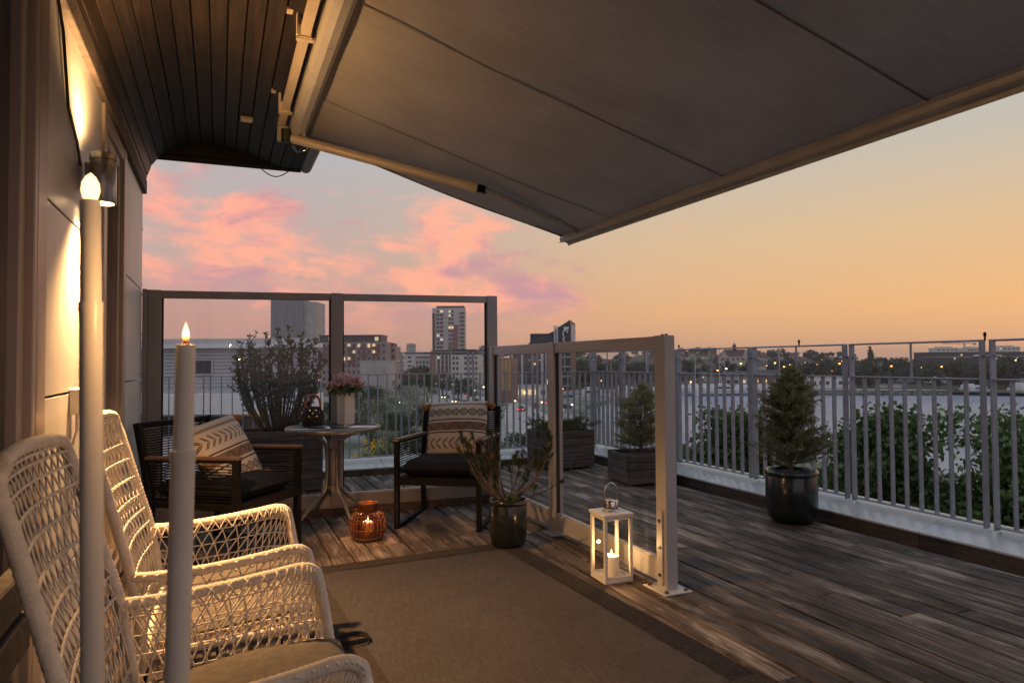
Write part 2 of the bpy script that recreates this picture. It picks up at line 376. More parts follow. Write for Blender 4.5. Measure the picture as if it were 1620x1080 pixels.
def flame_mat(name, k_):
    m = bpy.data.materials.new(name); m.use_nodes = True; nt = m.node_tree; nt.nodes.clear(); k = NT(nt)
    tc_ = k.n('ShaderNodeTexCoord'); z = k.xyz(tc_.outputs['Generated'])[2]
    e = k.n('ShaderNodeEmission'); k.put(e.inputs[0], k.ramp(z, [(0, (.55, .13, .03)), (.22, (1, .36, .08)), (.45, (1, .66, .30)), (.75, (1, .60, .22)), (1, (1, .40, .08))])); k.put(e.inputs[1], k.m('MULTIPLY', k.ramp(z, [(0, .10), (.25, .55), (.45, 1.0), (.75, .8), (1, .35)]), k_))
    o = k.n('ShaderNodeOutputMaterial'); nt.links.new(e.outputs[0], o.inputs[0]); MATS[name] = m
flame_mat('flame', 6.0); flame_mat('flame_core', 5.0)
glass('pane_glass', (.97, .975, .97), 1.5); glass('lantern_glass', (.97, .97, .96), 1.4); glass('table_glass', (.55, .58, .60), 1.55, .02, 2.2)
glass('amber_glass', (.72, .45, .28), 1.5, 0, .8); glass('window_dark', (.10, .10, .105), 1.5, .02, 1.6)
leaf_mat('pine_needle', (.040, .055, .020), (.10, .115, .042)); leaf_mat('spruce_needle', (.12, .125, .055), (.36, .335, .155), .6, .3)
leaf_mat('bush_leaf', (.048, .062, .024), (.135, .16, .062), .6, .15); leaf_mat('tree_leaf', (.040, .075, .022), (.135, .205, .06), .5, .35)
leaf_mat('tree_leaf_dark', (.030, .055, .022), (.085, .125, .045)); leaf_mat('willow_leaf', (.20, .22, .15), (.40, .41, .30)); leaf_mat('yellow_leaf', (.50, .34, .03), (.80, .60, .07)); leaf_mat('blossom_white', (.55, .50, .48), (.85, .80, .78)); leaf_mat('blossom_pink', (.60, .32, .36), (.86, .64, .66))
leaf_mat('far_leaf', (.035, .048, .028), (.085, .10, .058)); leaf_mat('hedge_leaf', (.07, .105, .04), (.17, .21, .09))

# ------------------------------------------------------------------ mesh builder
class MB:
    def __init__(s): s.v = []; s.f = []; s.sm = []
    def add(s, vs, fs, smooth=False):
        o = len(s.v); s.v += [tuple(p) for p in vs]; s.f += [tuple(i+o for i in f) for f in fs]; s.sm += [smooth]*len(fs); return s
    def box(s, c, d, rot=None, ch=0.0):
        hx, hy, hz = d[0]/2, d[1]/2, d[2]/2; c = Vector(c)
        if ch <= 0:
            vs = [Vector((x, y, z)) for x in (-hx, hx) for y in (-hy, hy) for z in (-hz, hz)]
            fs = [(0,1,3,2), (4,6,7,5), (0,4,5,1), (2,3,7,6), (0,2,6,4), (1,5,7,3)]
        else:
            ch = min(ch, hx*.9, hy*.9, hz*.9); vs = []; idx = {}
            for sx in (-1, 1):
                for sy in (-1, 1):
                    for sz in (-1, 1):
                        for a in range(3):
                            q = [sx*hx, sy*hy, sz*hz]
                            for b in range(3):
                                if b != a: q[b] -= (sx, sy, sz)[b]*ch
                            idx[(sx, sy, sz, a)] = len(vs); vs.append(Vector(q))
            fs = []
            for a in range(3):
                b, e = (a+1) % 3, (a+2) % 3
                for sg in (-1, 1):
                    f = []
                    for (p, q) in ((-1,-1), (1,-1), (1,1), (-1,1)):
                        k = [0,0,0]; k[a] = sg; k[b] = p; k[e] = q; f.append(idx[(*k, a)])
                    fs.append(f if sg > 0 else f[::-1])
                for p in (-1, 1):
                    for q in (-1, 1):       # edge along a
                        k0 = [0,0,0]; k1 = [0,0,0]; k0[a] = -1; k1[a] = 1
                        for k in (k0, k1): k[b] = p; k[e] = q
                        f = [idx[(*k0, b)], idx[(*k1, b)], idx[(*k1, e)], idx[(*k0, e)]]
                        fs.append(f if p*q > 0 else f[::-1])
            for sx in (-1, 1):
                for sy in (-1, 1):
                    for sz in (-1, 1):
                        f = [idx[(sx, sy, sz, a)] for a in range(3)]
                        fs.append(f if sx*sy*sz > 0 else f[::-1])
        if rot is not None: vs = [rot @ v for v in vs]
        return s.add([v+c for v in vs], fs)
    def bar(s, p0, p1, w, hgt, up=(0, 0, 1), ch=0.0):
        p0, p1 = Vector(p0), Vector(p1); d = p1-p0; L = d.length; x = d/L
        up = Vector(up); y = up.cross(x)
        if y.length < 1e-4: y = Vector((0, 1, 0)).cross(x)
        y.normalize(); z = x.cross(y)
        return s.box((p0+p1)/2, (L, w, hgt), Matrix((x, y, z)).transposed(), ch)
    def tube(s, pts, r, n=8, cap=True, smooth=True):
        pts = [Vector(p) for p in pts]; m = len(pts); rs = r if hasattr(r, '__len__') else [r]*m
        vs = []; fs = []; prev = None
        for i, p in enumerate(pts):
            t = (pts[min(i+1, m-1)]-pts[max(i-1, 0)]).normalized()
            if prev is None:
                a = Vector((0, 0, 1)) if abs(t.z) < .9 else Vector((1, 0, 0)); nx = t.cross(a).normalized()
            else: nx = (prev - t*prev.dot(t)).normalized()
            prev = nx; ny = t.cross(nx)
            for j in range(n):
                a = 2*math.pi*j/n; vs.append(p + (nx*math.cos(a)+ny*math.sin(a))*rs[i])
        for i in range(m-1):
            for j in range(n):
                k = (j+1) % n; fs.append((i*n+j, i*n+k, (i+1)*n+k, (i+1)*n+j))
        s.add(vs, fs, smooth)
        if cap: s.add(vs[:n], [tuple(range(n))[::-1]]); s.add(vs[-n:], [tuple(range(n))])
        return s
    def lathe(s, prof, n=32, c=(0,0,0), smooth=True, skip=None):
        vs = []; fs = []; m = len(prof)
        for r, z in prof:
            for j in range(n):
                a = 2*math.pi*j/n; vs.append((c[0]+r*math.cos(a), c[1]+r*math.sin(a), c[2]+z))
        for i in range(m-1):
            for j in range(n):
                if skip and skip(i, j): continue
                k = (j+1) % n; fs.append((i*n+j, i*n+k, (i+1)*n+k, (i+1)*n+j))
        return s.add(vs, fs, smooth)
    def disc(s, c, r, n=24, up=True):
        vs = [(c[0]+r*math.cos(2*math.pi*j/n), c[1]+r*math.sin(2*math.pi*j/n), c[2]) for j in range(n)]
        return s.add(vs, [tuple(range(n)) if up else tuple(range(n))[::-1]])
    def ball(s, c, r, n=10, m=6, sz=1.0):
        pr = [(max(1e-5, r*math.sin(math.pi*i/m)), -r*sz*math.cos(math.pi*i/m)) for i in range(m+1)]
        return s.lathe(pr, n, c)
    def prism(s, poly, z0, z1):
        n = len(poly); vs = [(x, y, z0) for x, y in poly]+[(x, y, z1) for x, y in poly]
        fs = [tuple(range(n))[::-1], tuple(range(n, 2*n))]+[(i, (i+1) % n, n+(i+1) % n, n+i) for i in range(n)]
        return s.add(vs, fs)
    def mesh(s, name, mat=None):
        me = bpy.data.meshes.new(name); me.from_pydata(s.v, [], s.f); me.polygons.foreach_set('use_smooth', s.sm)
        if mat: me.materials.append(MATS[mat] if isinstance(mat, str) else mat)
        me.update(); return me
    def build(s, name, mat, parent=None): return link(name, s.mesh(name, mat), parent)

def link(name, me, parent=None, loc=None, rot=None, scale=None):
    o = bpy.data.objects.new(name, me); col.objects.link(o)
    if parent is not None: o.parent = parent
    if loc is not None: o.location = loc
    if rot is not None: o.rotation_euler = rot
    if scale is not None: o.scale = scale
    return o
def tag(o, label=None, cat=None, group=None, kind=None):
    for k, v in (('label', label), ('category', cat), ('group', group), ('kind', kind)):
        if v: o[k] = v
    return o
def thing(name, label, cat, loc=(0,0,0), rz=0.0, group=None):
    e = bpy.data.objects.new(name, None); e.empty_display_size = .1; col.objects.link(e)
    e.location = loc; e.rotation_euler = (0, 0, rz); return tag(e, label, cat, group)
def struct(name, mb, mat, parent=None): return tag(mb.build(name, mat, parent), kind='structure')
def copy_tree(o, parent=None):
    c = o.copy(); col.objects.link(c); c.parent = parent
    for ch in o.children: copy_tree(ch, c)
    return c
def place(o, loc, rz=0.0, label=None, group=None, scale=None):
    o.location = loc; o.rotation_euler = (0, 0, rz)
    if label: o['label'] = label
    if group: o['group'] = group
    if scale: o.scale = scale if hasattr(scale, '__len__') else (scale,)*3
    return o
def np_mesh(name, V, Fq, mat, smooth=False):
    """fast mesh of equal-sided faces from arrays"""
    me = bpy.data.meshes.new(name); n = Fq.shape[1]
    me.vertices.add(len(V)); me.vertices.foreach_set('co', V.astype(np.float32).ravel())
    me.loops.add(Fq.size); me.loops.foreach_set('vertex_index', Fq.astype(np.int32).ravel())
    me.polygons.add(len(Fq)); me.polygons.foreach_set('loop_start', np.arange(0, Fq.size, n, dtype=np.int32))
    me.polygons.foreach_set('loop_total', np.full(len(Fq), n, dtype=np.int32))
    me.update(calc_edges=True); me.materials.append(MATS[mat] if isinstance(mat, str) else mat); return me
def unit(a): return a/np.maximum(np.linalg.norm(a, axis=-1, keepdims=True), 1e-9)
def leaves(P, size, aspect=.5, droop=0.0, dirs=None, sj=.35):
    """one four-cornered leaf at each point, random turn, slightly pointed"""
    n = len(P); d = unit(rng.normal(size=(n, 3))) if dirs is None else unit(dirs + rng.normal(size=(n, 3))*.45)
    d[:, 2] -= droop; d = unit(d); t = unit(np.cross(d, rng.normal(size=(n, 3))))
    L = (size*(1+sj*rng.uniform(-1, 1, n)))[:, None]; Wd = L*aspect*.5
    b = P; e = P+d*L; m = P+d*L*.5
    nrm = np.cross(d, t)*L*.08
    V = np.stack([b, m+t*Wd+nrm, e, m-t*Wd+nrm], 1).reshape(-1, 3)
    return V, np.arange(4*n).reshape(n, 4)
def needles(P, Dd, n, L, spread, w=.0016):
    """n thin needles at each point, fanned about its direction"""
    k = len(P); PP = np.repeat(P, n, 0); DD = np.repeat(unit(Dd), n, 0)
    d = unit(DD + rng.normal(size=DD.shape)*spread); t = unit(np.cross(d, rng.normal(size=d.shape)))
    l = L*(.7+.6*rng.random((len(d), 1)))
    V = np.stack([PP-t*w, PP+t*w, PP+d*l], 1).reshape(-1, 3)
    return V, np.arange(3*len(d)).reshape(-1, 3)

# ================================================================== OUTSIDE: ground, water, hills
GZ, WZ = -13.0, -14.2
def gp(u, v, z=GZ):
    p = PZ(u, v, z); return (p.x, p.y)
shore_near = [gp(2300, 900), gp(1700, 775), gp(1420, 742), gp(1230, 722), gp(1080, 705), gp(990, 684), gp(940, 660), gp(926, 642)]
shore_far = [gp(1000, 623), gp(1080, 617.6), gp(1290, 617.6), gp(1500, 618.2), gp(1560, 614.5), gp(1760, 614.5), gp(2400, 610)]
poly = [(-700, -250), (160, -250)] + shore_near + shore_far + [(3200, 500), (3200, 4200), (-2500, 4200), (-2500, -250)]
struct('ground', MB().prism(poly, GZ-3, GZ), 'city_ground')
struct('water', MB().add([(-200, -600, WZ), (3600, -600, WZ), (3600, 2600, WZ), (-200, 2600, WZ)], [(0, 1, 2, 3)]), 'harbour_water')

def hill_h(x, y):
    d = math.hypot(x, y); az = math.degrees(math.atan2(x, y))
    a = min(1, max(0, (d-360)/560)); a = a*a*(3-2*a)
    e = min(1, max(0, (az-22)/8)); e = e*e*(3-2*e)
    lo = min(1, max(0, (az-44)/8)); lo = 1-.55*lo*lo*(3-2*lo)
    return GZ + lo*a*e*(21 + 3*math.sin(az*.55) + 2*math.sin(az*1.3+1.0))
pts = []; NA, ND = 90, 26
for i in range(ND):
    d = 345*(1600/345)**(i/(ND-1))
    for j in range(NA):
        az = R_(20 + 62*j/(NA-1)); x, y = d*math.sin(az), d*math.cos(az); pts.append((x, y, hill_h(x, y)+.05))
fs = [(i*NA+j, i*NA+j+1, (i+1)*NA+j+1, (i+1)*NA+j) for i in range(ND-1) for j in range(NA-1)]
pm('hill_soil', (.045, .055, .03), .95, 0, .5, .03)
struct('hill', MB().add(pts, fs, True), 'hill_soil')

pm('asphalt_road', (.34, .32, .30), .85, 0, .18, .3)
pm('pavement_stone', (.46, .43, .39), .85, 0, .15, .5)
def strip(name, pix, wd, mat, z):
    c = [Vector((*gp(u, v), 0)) for u, v in pix]; L = []; R2 = []
    for i, p in enumerate(c):
        t = (c[min(i+1, len(c)-1)]-c[max(i-1, 0)]).normalized(); n = Vector((t.y, -t.x, 0))
        L.append((p.x-n.x*wd/2, p.y-n.y*wd/2, z)); R2.append((p.x+n.x*wd/2, p.y+n.y*wd/2, z))
    k = len(c); struct(name, MB().add(L+R2, [(i, k+i, k+i+1, i+1) for i in range(k-1)]), mat)
road1 = [(900, 760), (820, 690), (770, 655), (728, 636), (690, 622), (660, 614), (640, 609)]
strip('pavement', road1, 26, 'pavement_stone', GZ+.02); strip('road', road1, 15, 'asphalt_road', GZ+.03)
road2 = [(880, 735), (862, 690), (838, 662), (806, 643), (780, 634), (740, 628)]
strip('road', road2, 13, 'pavement_stone', GZ+.045)

# ------------------------------------------------------------------ far buildings
em('lit_window', (1.0, .66, .32), .75); em('lit_window_pale', (1.0, .82, .58), .5)
em('street_glow', (1.0, .36, .07), 7.0); em('street_glow_pale', (1.0, .70, .36), 5.0)
pm('far_glass', (.05, .055, .065), .15, 0, .3, .3)
WIN = {}
def win_mesh(w, hh, mat):
    k = (round(w, 2), round(hh, 2), mat)
    if k not in WIN: WIN[k] = MB().box((0, 0, 0), (w, .12, hh)).mesh('window', mat)
    return WIN[k]
def windows(parent, xs, zs, w, hh, y=-.03, lit=.12, mats=('far_glass', 'lit_window', 'lit_window_pale'), side=None, rot=0.0):
    lit = lit*.6
    for z in zs:
        for x in xs:
            q = random.random(); mt = mats[0] if q > lit else (mats[1] if q > lit*.5 else mats[2])
            loc = (x, y, z) if side is None else (side, x, z)
            link('window', win_mesh(w, hh, mt), parent, loc, (0, 0, rot))
def frame_at(u0, u1, d, vtop, base=GZ):
    a, b = W(u0, 560, d), W(u1, 560, d); a.z = b.z = base
    mid = (a+b)/2; w = (b-a).length; rz = math.atan2(b.y-a.y, b.x-a.x)
    top = W((u0+u1)/2, vtop, d).z
    return mid, w, rz, top-base
def rows(n, a, b): return [a+(b-a)*i/(n-1) for i in range(n)] if n > 1 else [(a+b)/2]

pm('grey_cladding', (.42, .42, .43), .6, .1, .08, 1, .3, 3, (1, 1, 40))
pm('white_band', (.74, .73, .72), .6, 0, .06, 1)
pm('concrete', (.40, .38, .355), .85, 0, .14, .4); pm('cool_concrete', (.25, .255, .265), .85, 0, .14, .12, 0, 60, (6, 6, .4))
pm('cream_render', (.60, .565, .50), .85, 0, .06, .4); pm('dark_roof', (.055, .055, .062), .7, 0, .15, .5)
pm('dark_cladding', (.030, .034, .042), .5, .2, .2, .3); pm('gold_panel', (.42, .27, .09), .45, .4, .15, .6)
pm('pale_panel', (.50, .48, .465), .7, 0, .1, .2); pm('rust_panel', (.20, .10, .075), .8, 0, .12, .3)
brick_wall('brick_facade', (.36, .255, .225), (.32, .26, .24), .8)

# grey office opposite the terrace
mid, w, rz, H = frame_at(150, 503, 44, 545)
t = thing('office_building', 'low grey clad building with white roof edge behind the glass screen', 'building', mid, rz)
sk = lambda e, y0, y1: [(-w/2-e, y0), (w/2+e, y0), (w/2+e-.36*(y1-y0), y1), (-w/2-e-4, y1)]
MB().prism(sk(0, 0, 15), 0, H-.24).build('wall', 'grey_cladding', t)
rf = MB().prism(sk(.45, -.5, 15.5), H-.24, H+.04).build('roof', 'white_band', t); MB().prism(sk(-.3, .3, 15), H+.05, H+.39).build('roof_edge', 'light_frame', rf)
zc = H-.24
for i in range(11):
    MB().box((0, -.05, zc-.12-i*.225), (w, .10, .185)).build('cladding_board', 'grey_cladding', t)
def opening(cx, cz, ww, hh, mt):
    f = MB(); 
    for sx in (-1, 1): f.box((cx+sx*ww/2, -.14, cz), (.08, .12, hh+.16))
    for sz in (-1, 1): f.box((cx, -.14, cz+sz*(hh/2+.04)), (ww-.09, .12, .08))
    o = f.build('window', 'light_frame', t); MB().box((cx, -.125, cz), (ww-.08, .04, hh)).build('pane', mt, o)
opening(-w/2+ (322-150)/353*w, H-1.45, 1.25, .85, 'far_glass'); opening(-w/2+(200-150)/353*w, H-1.45, 1.25, .85, 'far_glass')
MB().box((0, -.75, H-3.75), (w+.6, 1.8, 1.25)).build('balcony_front', 'white_band', t)
MB().box((0, .02, H-6.2), (w, .2, 3.3)).build('lower_wall', 'white_band', t)
for q in (268, 335, 400, 455): opening(-w/2+(q-150)/353*w, H-5.2, 1.6, 1.2, 'far_glass')

# windowless tower behind it
mid, w, rz, H = frame_at(428, 499, 350, 473)
t = thing('concrete_tower', 'blank grey ribbed concrete tower rising behind the grey building', 'tower', mid, rz)
MB().box((-w*.14, 9, H/2), (w*.72, 18, H)).build('shaft', 'cool_concrete', t)
MB().box((w*.36, 10, H/2-.6), (w*.28, 16, H-1.2)).build('stair_shaft', 'concrete', t)
for i in range(9): MB().box((-w*.46+i*w*.08, -.15, H/2), (.5, .3, H-.4)).build('rib', 'cool_concrete', t)

# brick apartment block
mid, w, rz, H = frame_at(500, 612, 306, 541)
t = thing('apartment_block', 'wide brown brick apartment block with dark set-back top floors', 'building', mid, rz)
MB().box((0, 9, H/2), (w, 18, H)).build('wall', 'brick_facade', t)
MB().box((-1.0, 9.6, H+1.5), (w-4, 15, 3.0)).build('penthouse', 'dark_cladding', t); MB().box((-1.0, 9.6, H+3.15), (w-3.2, 16, .3)).build('roof', 'dark_roof', t)
windows(t, rows(14, -w/2+1.4, w/2-1.4), [H-1.6-2.95*i for i in range(7)], 1.15, 1.6, lit=.2)
windows(t, rows(9, -w/2+3, w/2-5), [H+1.5], 1.7, 1.7, y=2.02, lit=.35)
for i, x in enumerate(rows(5, -w/2+5, w/2-5)):
    for j in range(3): MB().box((x, -.7, H-2.5-2.95*j), (3.2, 1.4, .9)).build('balcony', 'rust_panel', t)
mid, w, rz, H = frame_at(606, 626, 316, 548)
t = thing('apartment_block', 'narrow stepped brick wing at the end of the apartment block', 'building', mid, rz)
MB().box((0, 7, H/2), (w, 14, H)).build('wall', 'brick_facade', t); MB().box((-.6, 7, H+.8), (w-1.8, 12, 1.6)).build('roof', 'dark_roof', t)
windows(t, rows(3, -w/2+1.2, w/2-1.2), [H-1.8-2.95*i for i in range(7)], 1.1, 1.5, lit=.15)

# blank concrete box
mid, w, rz, H = frame_at(569, 617, 205, 571)
t = thing('concrete_block', 'windowless pale concrete block in front of the brick apartments', 'building', mid, rz)
MB().box((0, 5, H/2), (w, 10, H), ch=.05).build('wall', 'concrete', t); MB().box((0, 5, H+.1), (w+.15, 10.15, .2)).build('roof_edge', 'light_frame', t)
for i in range(3): MB().box((-w/2+w*(i+1)/4, -.02, H/2), (.06, .06, H-.3)).build('joint', 'cool_concrete', t)

# high-rise
mid, w, rz, H = frame_at(684, 735, 520, 487)
t = thing('apartment_tower', 'tall pale apartment high-rise with balconies and rust stripes', 'tower', mid, rz)
MB().box((0, 9, H/2), (w, 18, H)).build('wall', 'pale_panel', t)
MB().box((-w*.46, -.5, H/2-2), (1.6, 1.2, H-4)).build('corner_shaft', 'dark_cladding', t)
MB().box((w*.05, 9, H+.9), (w*.86, 14, 1.8)).build('penthouse', 'dark_roof', t)
MB().box((w*.23, -.25, H/2-6), (3.3, .5, H-14)).build('rust_stripe', 'rust_panel', t)
for i in range(15):
    z = H-2.6-3.05*i
    windows(t, [-w*.32, -w*.21], [z], 2.1, 1.8, lit=.16); windows(t, [w*.04, w*.13], [z], 1.7, 1.8, lit=.2)
    MB().box((-w*.26, -.8, z-1.3), (w*.25, 1.6, .9)).build('balcony', 'light_frame', t)
    MB().box((w*.43, -.7, z-1.3), (w*.16, 1.5, .9)).build('balcony', 'dark_cladding', t)
    MB().box((w*.07, -.35, z-1.35), (w*.2, .7, .55)).build('balcony', 'rust_panel' if i in (8, 9, 11) else 'pale_panel', t)

# cream office
mid, w, rz, H = frame_at(713, 757, 403, 561)
rz -= .10
t = thing('cream_building', 'cream rendered office block with dark mansard roof by the road', 'building', mid, rz)
MB().box((0, 10, H/2), (w, 20, H)).build('wall', 'cream_render', t); MB().box((-.5, 10, H+1.6), (w-2.2, 18, 3.2)).build('roof', 'dark_roof', t)
windows(t, [-w*.40, -w*.27, w*.02, w*.10, w*.22, w*.32, w*.42], [H-1.9-3.1*i for i in range(5)], 1.2, 1.7, lit=.14)
windows(t, rows(4, -w*.25, w*.4), [H+1.7], 1.4, 1.3, y=1.0, lit=.1)
mid, w2, rz2, H2 = frame_at(687, 713, 420, 560)
t = thing('cream_building', 'shaded brown flank wing joined to the cream office', 'building', mid, rz2+.25)
MB().box((0, 10, H2/2), (w2, 20, H2)).build('wall', 'rust_panel', t); MB().box((0, 10, H2+1.2), (w2-.8, 18, 2.4)).build('roof', 'dark_roof', t)
for i in range(4): MB().box((-w2*.36+i*w2*.24, -.3, H2/2), (.9, .6, H2-.2)).build('pier', 'pale_panel', t)
windows(t, [-w2*.24+i*w2*.24 for i in range(3)], [H2-2-3.1*i for i in range(5)], 1.2, 1.6, lit=.1)

# more distant blocks between
for (u0, u1, vt, d, mt, lab) in ((643, 656, 544, 1500, 'cool_concrete', 'faint grey tower block far away above the trees'),
                            (630, 690, 560, 640, 'pale_panel', 'pale low blocks under the faint far tower'),
                            (758, 782, 548, 520, 'cool_concrete', 'grey block half hidden by the glass screen post'),
                            (657, 684, 566, 470, 'concrete', 'plain pale hall beside the high-rise foot')):
    mid, w, rz, H = frame_at(u0, u1, d, vt)
    t = thing('distant_block', lab, 'building', mid, rz)
    MB().box((0, 10, H/2), (w, 20, H)).build('wall', mt, t); MB().box((0, 10, H+.5), (w*.7, 12, 1.0)).build('roof', 'dark_roof', t)
    windows(t, rows(5, -w*.4, w*.4), [H-3-4*i for i in range(4)], w*.09, 1.8, lit=.12)

# dark angular building with lift tower
mid, w, rz, H = frame_at(838, 882, 300, 541)
t = thing('dark_office', 'black angular office with sloping roof and white signed lift tower', 'building', mid, rz)
x0, x1 = -w/2, w/2
MB().prism([(x0, 0), (x1, 0), (x1, 22), (x0, 22)], 0, H).build('wall', 'dark_cladding', t)
tw = 10.0; tx = x1+tw*.02
hi, lo = W(900, 506, 300).z-GZ, W(884, 519, 300).z-GZ
mb = MB(); vs = [(x1-.2, -1.5, 0), (x1+tw*.55, -1.5, 0), (x1+tw*.85, 6, 0), (x1-.2, 9, 0), (x1-.2, -1.5, lo), (x1+tw*.55, -1.5, hi), (x1+tw*.85, 6, hi-1.3), (x1-.2, 9, lo)]
mb.add(vs, [(3,2,1,0), (4,5,6,7), (0,1,5,4), (1,2,6,5), (2,3,7,6), (3,0,4,7)]); mb.build('lift_tower', 'dark_cladding', t)
MB().add([(x1+tw*.60, 0, hi-9.2), (x1+tw*.80, 5.0, hi-9.4), (x1+tw*.80, 5.0, hi-2.6), (x1+tw*.60, 0, hi-1.6), (x1+tw*.62, -.2, hi-9.2), (x1+tw*.82, 4.8, hi-9.4), (x1+tw*.82, 4.8, hi-2.6), (x1+tw*.62, -.2, hi-1.6)], [(0,1,2,3), (7,6,5,4), (0,4,5,1), (1,5,6,2), (2,6,7,3), (3,7,4,0)]).build('window', 'pale_panel', t)
for dx_ in (-1.3, -.2): MB().box((x1+dx_, -2.2, (lo+1)/2), (.7, .6, lo+1)).build('pylon', 'light_frame', t)
# white swirl sign on the lift tower
sg = [(x1+tw*(.34+.10*math.cos(a)), -1.75, hi-6.2+1.9*math.sin(a)) for a in rows(12, .3, 4.4)]
sg += [(x1+tw*(.22+.05*k), -1.75, hi-8.4-.9*k) for k in range(4)]
MB().tube(sg, .26, 6).build('sign', 'white_band', t)
MB().box((x1+tw*.38, -1.75, hi-3.6), (2.2, .3, 1.0)).build('sign', 'white_band', t)
MB().box((-w*.1, 6, H+1.9), (w*.72, 10, 3.8)).build('roof_box', 'dark_cladding', t)
MB().add([(x0, .5, H), (x1, .5, H), (x1, .5, lo-.5), (x0, 14, H), (x1, 14, H), (x1, 14, lo-.5)], [(0,1,2), (5,4,3), (0,3,4,1), (1,4,5,2), (2,5,3,0)]).build('roof', 'dark_roof', t)
for i in range(6): MB().box((x0+w*(i+.5)/6, -.3, H/2-2), (.7, .6, H-4)).build('pier', 'pale_panel', t)
for j in range(5): MB().box((x1+tw*.3, -1.7, 3.5+j*4.2), (tw*.5, .3, .5)).build('floor_band', 'light_frame', t)
windows(t, [x0+w*(i+1)/6 for i in range(5)], [H-3-3.6*i for i in range(5)], 2.6, 2.2, lit=.1)
mid, w, rz, H = frame_at(776, 842, 285, 547)
t = thing('dark_office', 'dark glazed wing with pale pillars beside the gold building', 'building', mid, rz)
MB().box((4, 10, H/2), (w-8, 18, H)).build('wall', 'dark_cladding', t)
for i in range(4): MB().box((-w/2+9+i*4.2, -.4 + .9, H/2), (.8, .8, H-.2)).build('pillar', 'pale_panel', t)
windows(t, [-w/2+11.1+i*4.2 for i in range(3)], [H-2.2-3.4*i for i in range(6)], 3.0, 2.0, y=.97, lit=.05)
mid, w, rz, H = frame_at(776, 809, 235, 566)
t = thing('gold_building', 'angular gold clad building with white sloping roof edge', 'building', mid, rz-.2)
MB().box((0, 6, H/2), (w, 12, H)).build('wall', 'rust_panel', t)
for i in range(6): MB().box((-w/2+w*(i+.5)/6, -.12, H/2+2), (w/6-.25, .25, H-5)).build('gold_panel', 'gold_panel', t)
MB().add([(-w/2-.3, -.8, H), (w/2+.3, -.8, H+1.6), (w/2+.3, 12, H+1.6), (-w/2-.3, 12, H), (-w/2-.3, -.8, H+.5), (w/2+.3, -.8, H+2.1), (w/2+.3, 12, H+2.1), (-w/2-.3, 12, H+.5)], [(3,2,1,0), (4,5,6,7), (0,1,5,4), (1,2,6,5), (2,3,7,6), (3,0,4,7)]).build('roof', 'white_band', t)
mid, w, rz, H = frame_at(802, 864, 262, 610)
t = thing('white_pavilion', 'low white shop pavilion lit from inside at the dark office foot', 'building', mid, rz)
MB().box((0, 4, H/2), (w, 8, H)).build('wall', 'white_band', t); MB().box((0, 4, H+.12), (w+.5, 8.5, .24)).build('roof', 'light_frame', t)
windows(t, rows(6, -w*.42, w*.42), [H*.5], 1.5, 2.0, lit=.6)

# bridge over the harbour mouth
a, b = W(866, 628, 272), W(1006, 630, 290)
t = thing('road_bridge', 'flat concrete bridge over the harbour arm with railing and piers', 'bridge', ((a.x+b.x)/2, (a.y+b.y)/2, GZ), math.atan2(b.y-a.y, b.x-a.x)); L = (b-a).length
MB().box((0, 0, 1.15), (L, 9, .9)).build('deck_slab', 'concrete', t); MB().box((0, -4.6, 2.2), (L, .15, .9)).build('parapet', 'light_frame', t)
for i in range(6): MB().box((-L/2+L*(i+.5)/6, 0, -.3), (1.2, 6, 2.0)).build('pier', 'concrete', t)

# ------------------------------------------------------------------ harbour: boats, sheds, rocks
pm('hull_white', (.66, .66, .65), .35, 0, .06, .5); pm('hull_dark', (.025, .03, .045), .3, 0, .1); pm('boat_wood', (.22, .12, .06), .5)
pm('mast_metal', (.45, .44, .43), .4, .3); pm('tile_red', (.115, .058, .045), .85, 0, .25, 1.0, .3, 4); pm('tile_grey', (.075, .072, .075), .85, 0, .2, 1.0); pm('render_white', (.46, .42, .37), .85, 0, .08, .4); pm('render_pink', (.33, .25, .20), .85, 0, .1, .4); pm('brick_red', (.20, .10, .075), .9, 0, .15, .6)
def boat_hull(L, B, Hh):
    m = MB(); n = 9; ring = []
    for i in range(n):
        s = i/(n-1); x = -L/2+L*s; b = B/2*(1-max(0, (s-.45)/.55)**2.2)*(1 if s > .02 else .85); sh = Hh*(1+.35*s*s)
        ring.append([(x, -b, sh), (x, -b*.72, .15), (x, 0, -.35), (x, b*.72, .15), (x, b, sh)])
    vs = [p for r in ring for p in r]; fs = [(i*5+j, i*5+j+1, (i+1)*5+j+1, (i+1)*5+j) for i in range(n-1) for j in range(4)]
    fs += [tuple(range(5))] + [(i*5+4, i*5, (i+1)*5, (i+1)*5+4) for i in range(n-1)]
    return m.add(vs, fs)
def sail_boat(mast):
    t = thing('sailing_boat', '', 'boat'); L = 9.0
    boat_hull(L, 2.9, 1.1).build('hull', 'hull_white', t); MB().box((-.4, 0, 1.5), (3.8, 1.7, .75), ch=.15).build('cabin', 'hull_white', t)
    MB().tube([(.6, 0, 1.2), (.6, 0, mast)], .12, 6).build('mast', 'mast_metal', t); MB().bar((.6, 0, 2.5), (-3.6, 0, 2.4), .3, .35).build('boom', 'hull_dark', t)
    MB().box((-.4, -.86, 1.55), (2.8, .06, .25)).build('window', 'far_glass', t)
    return t
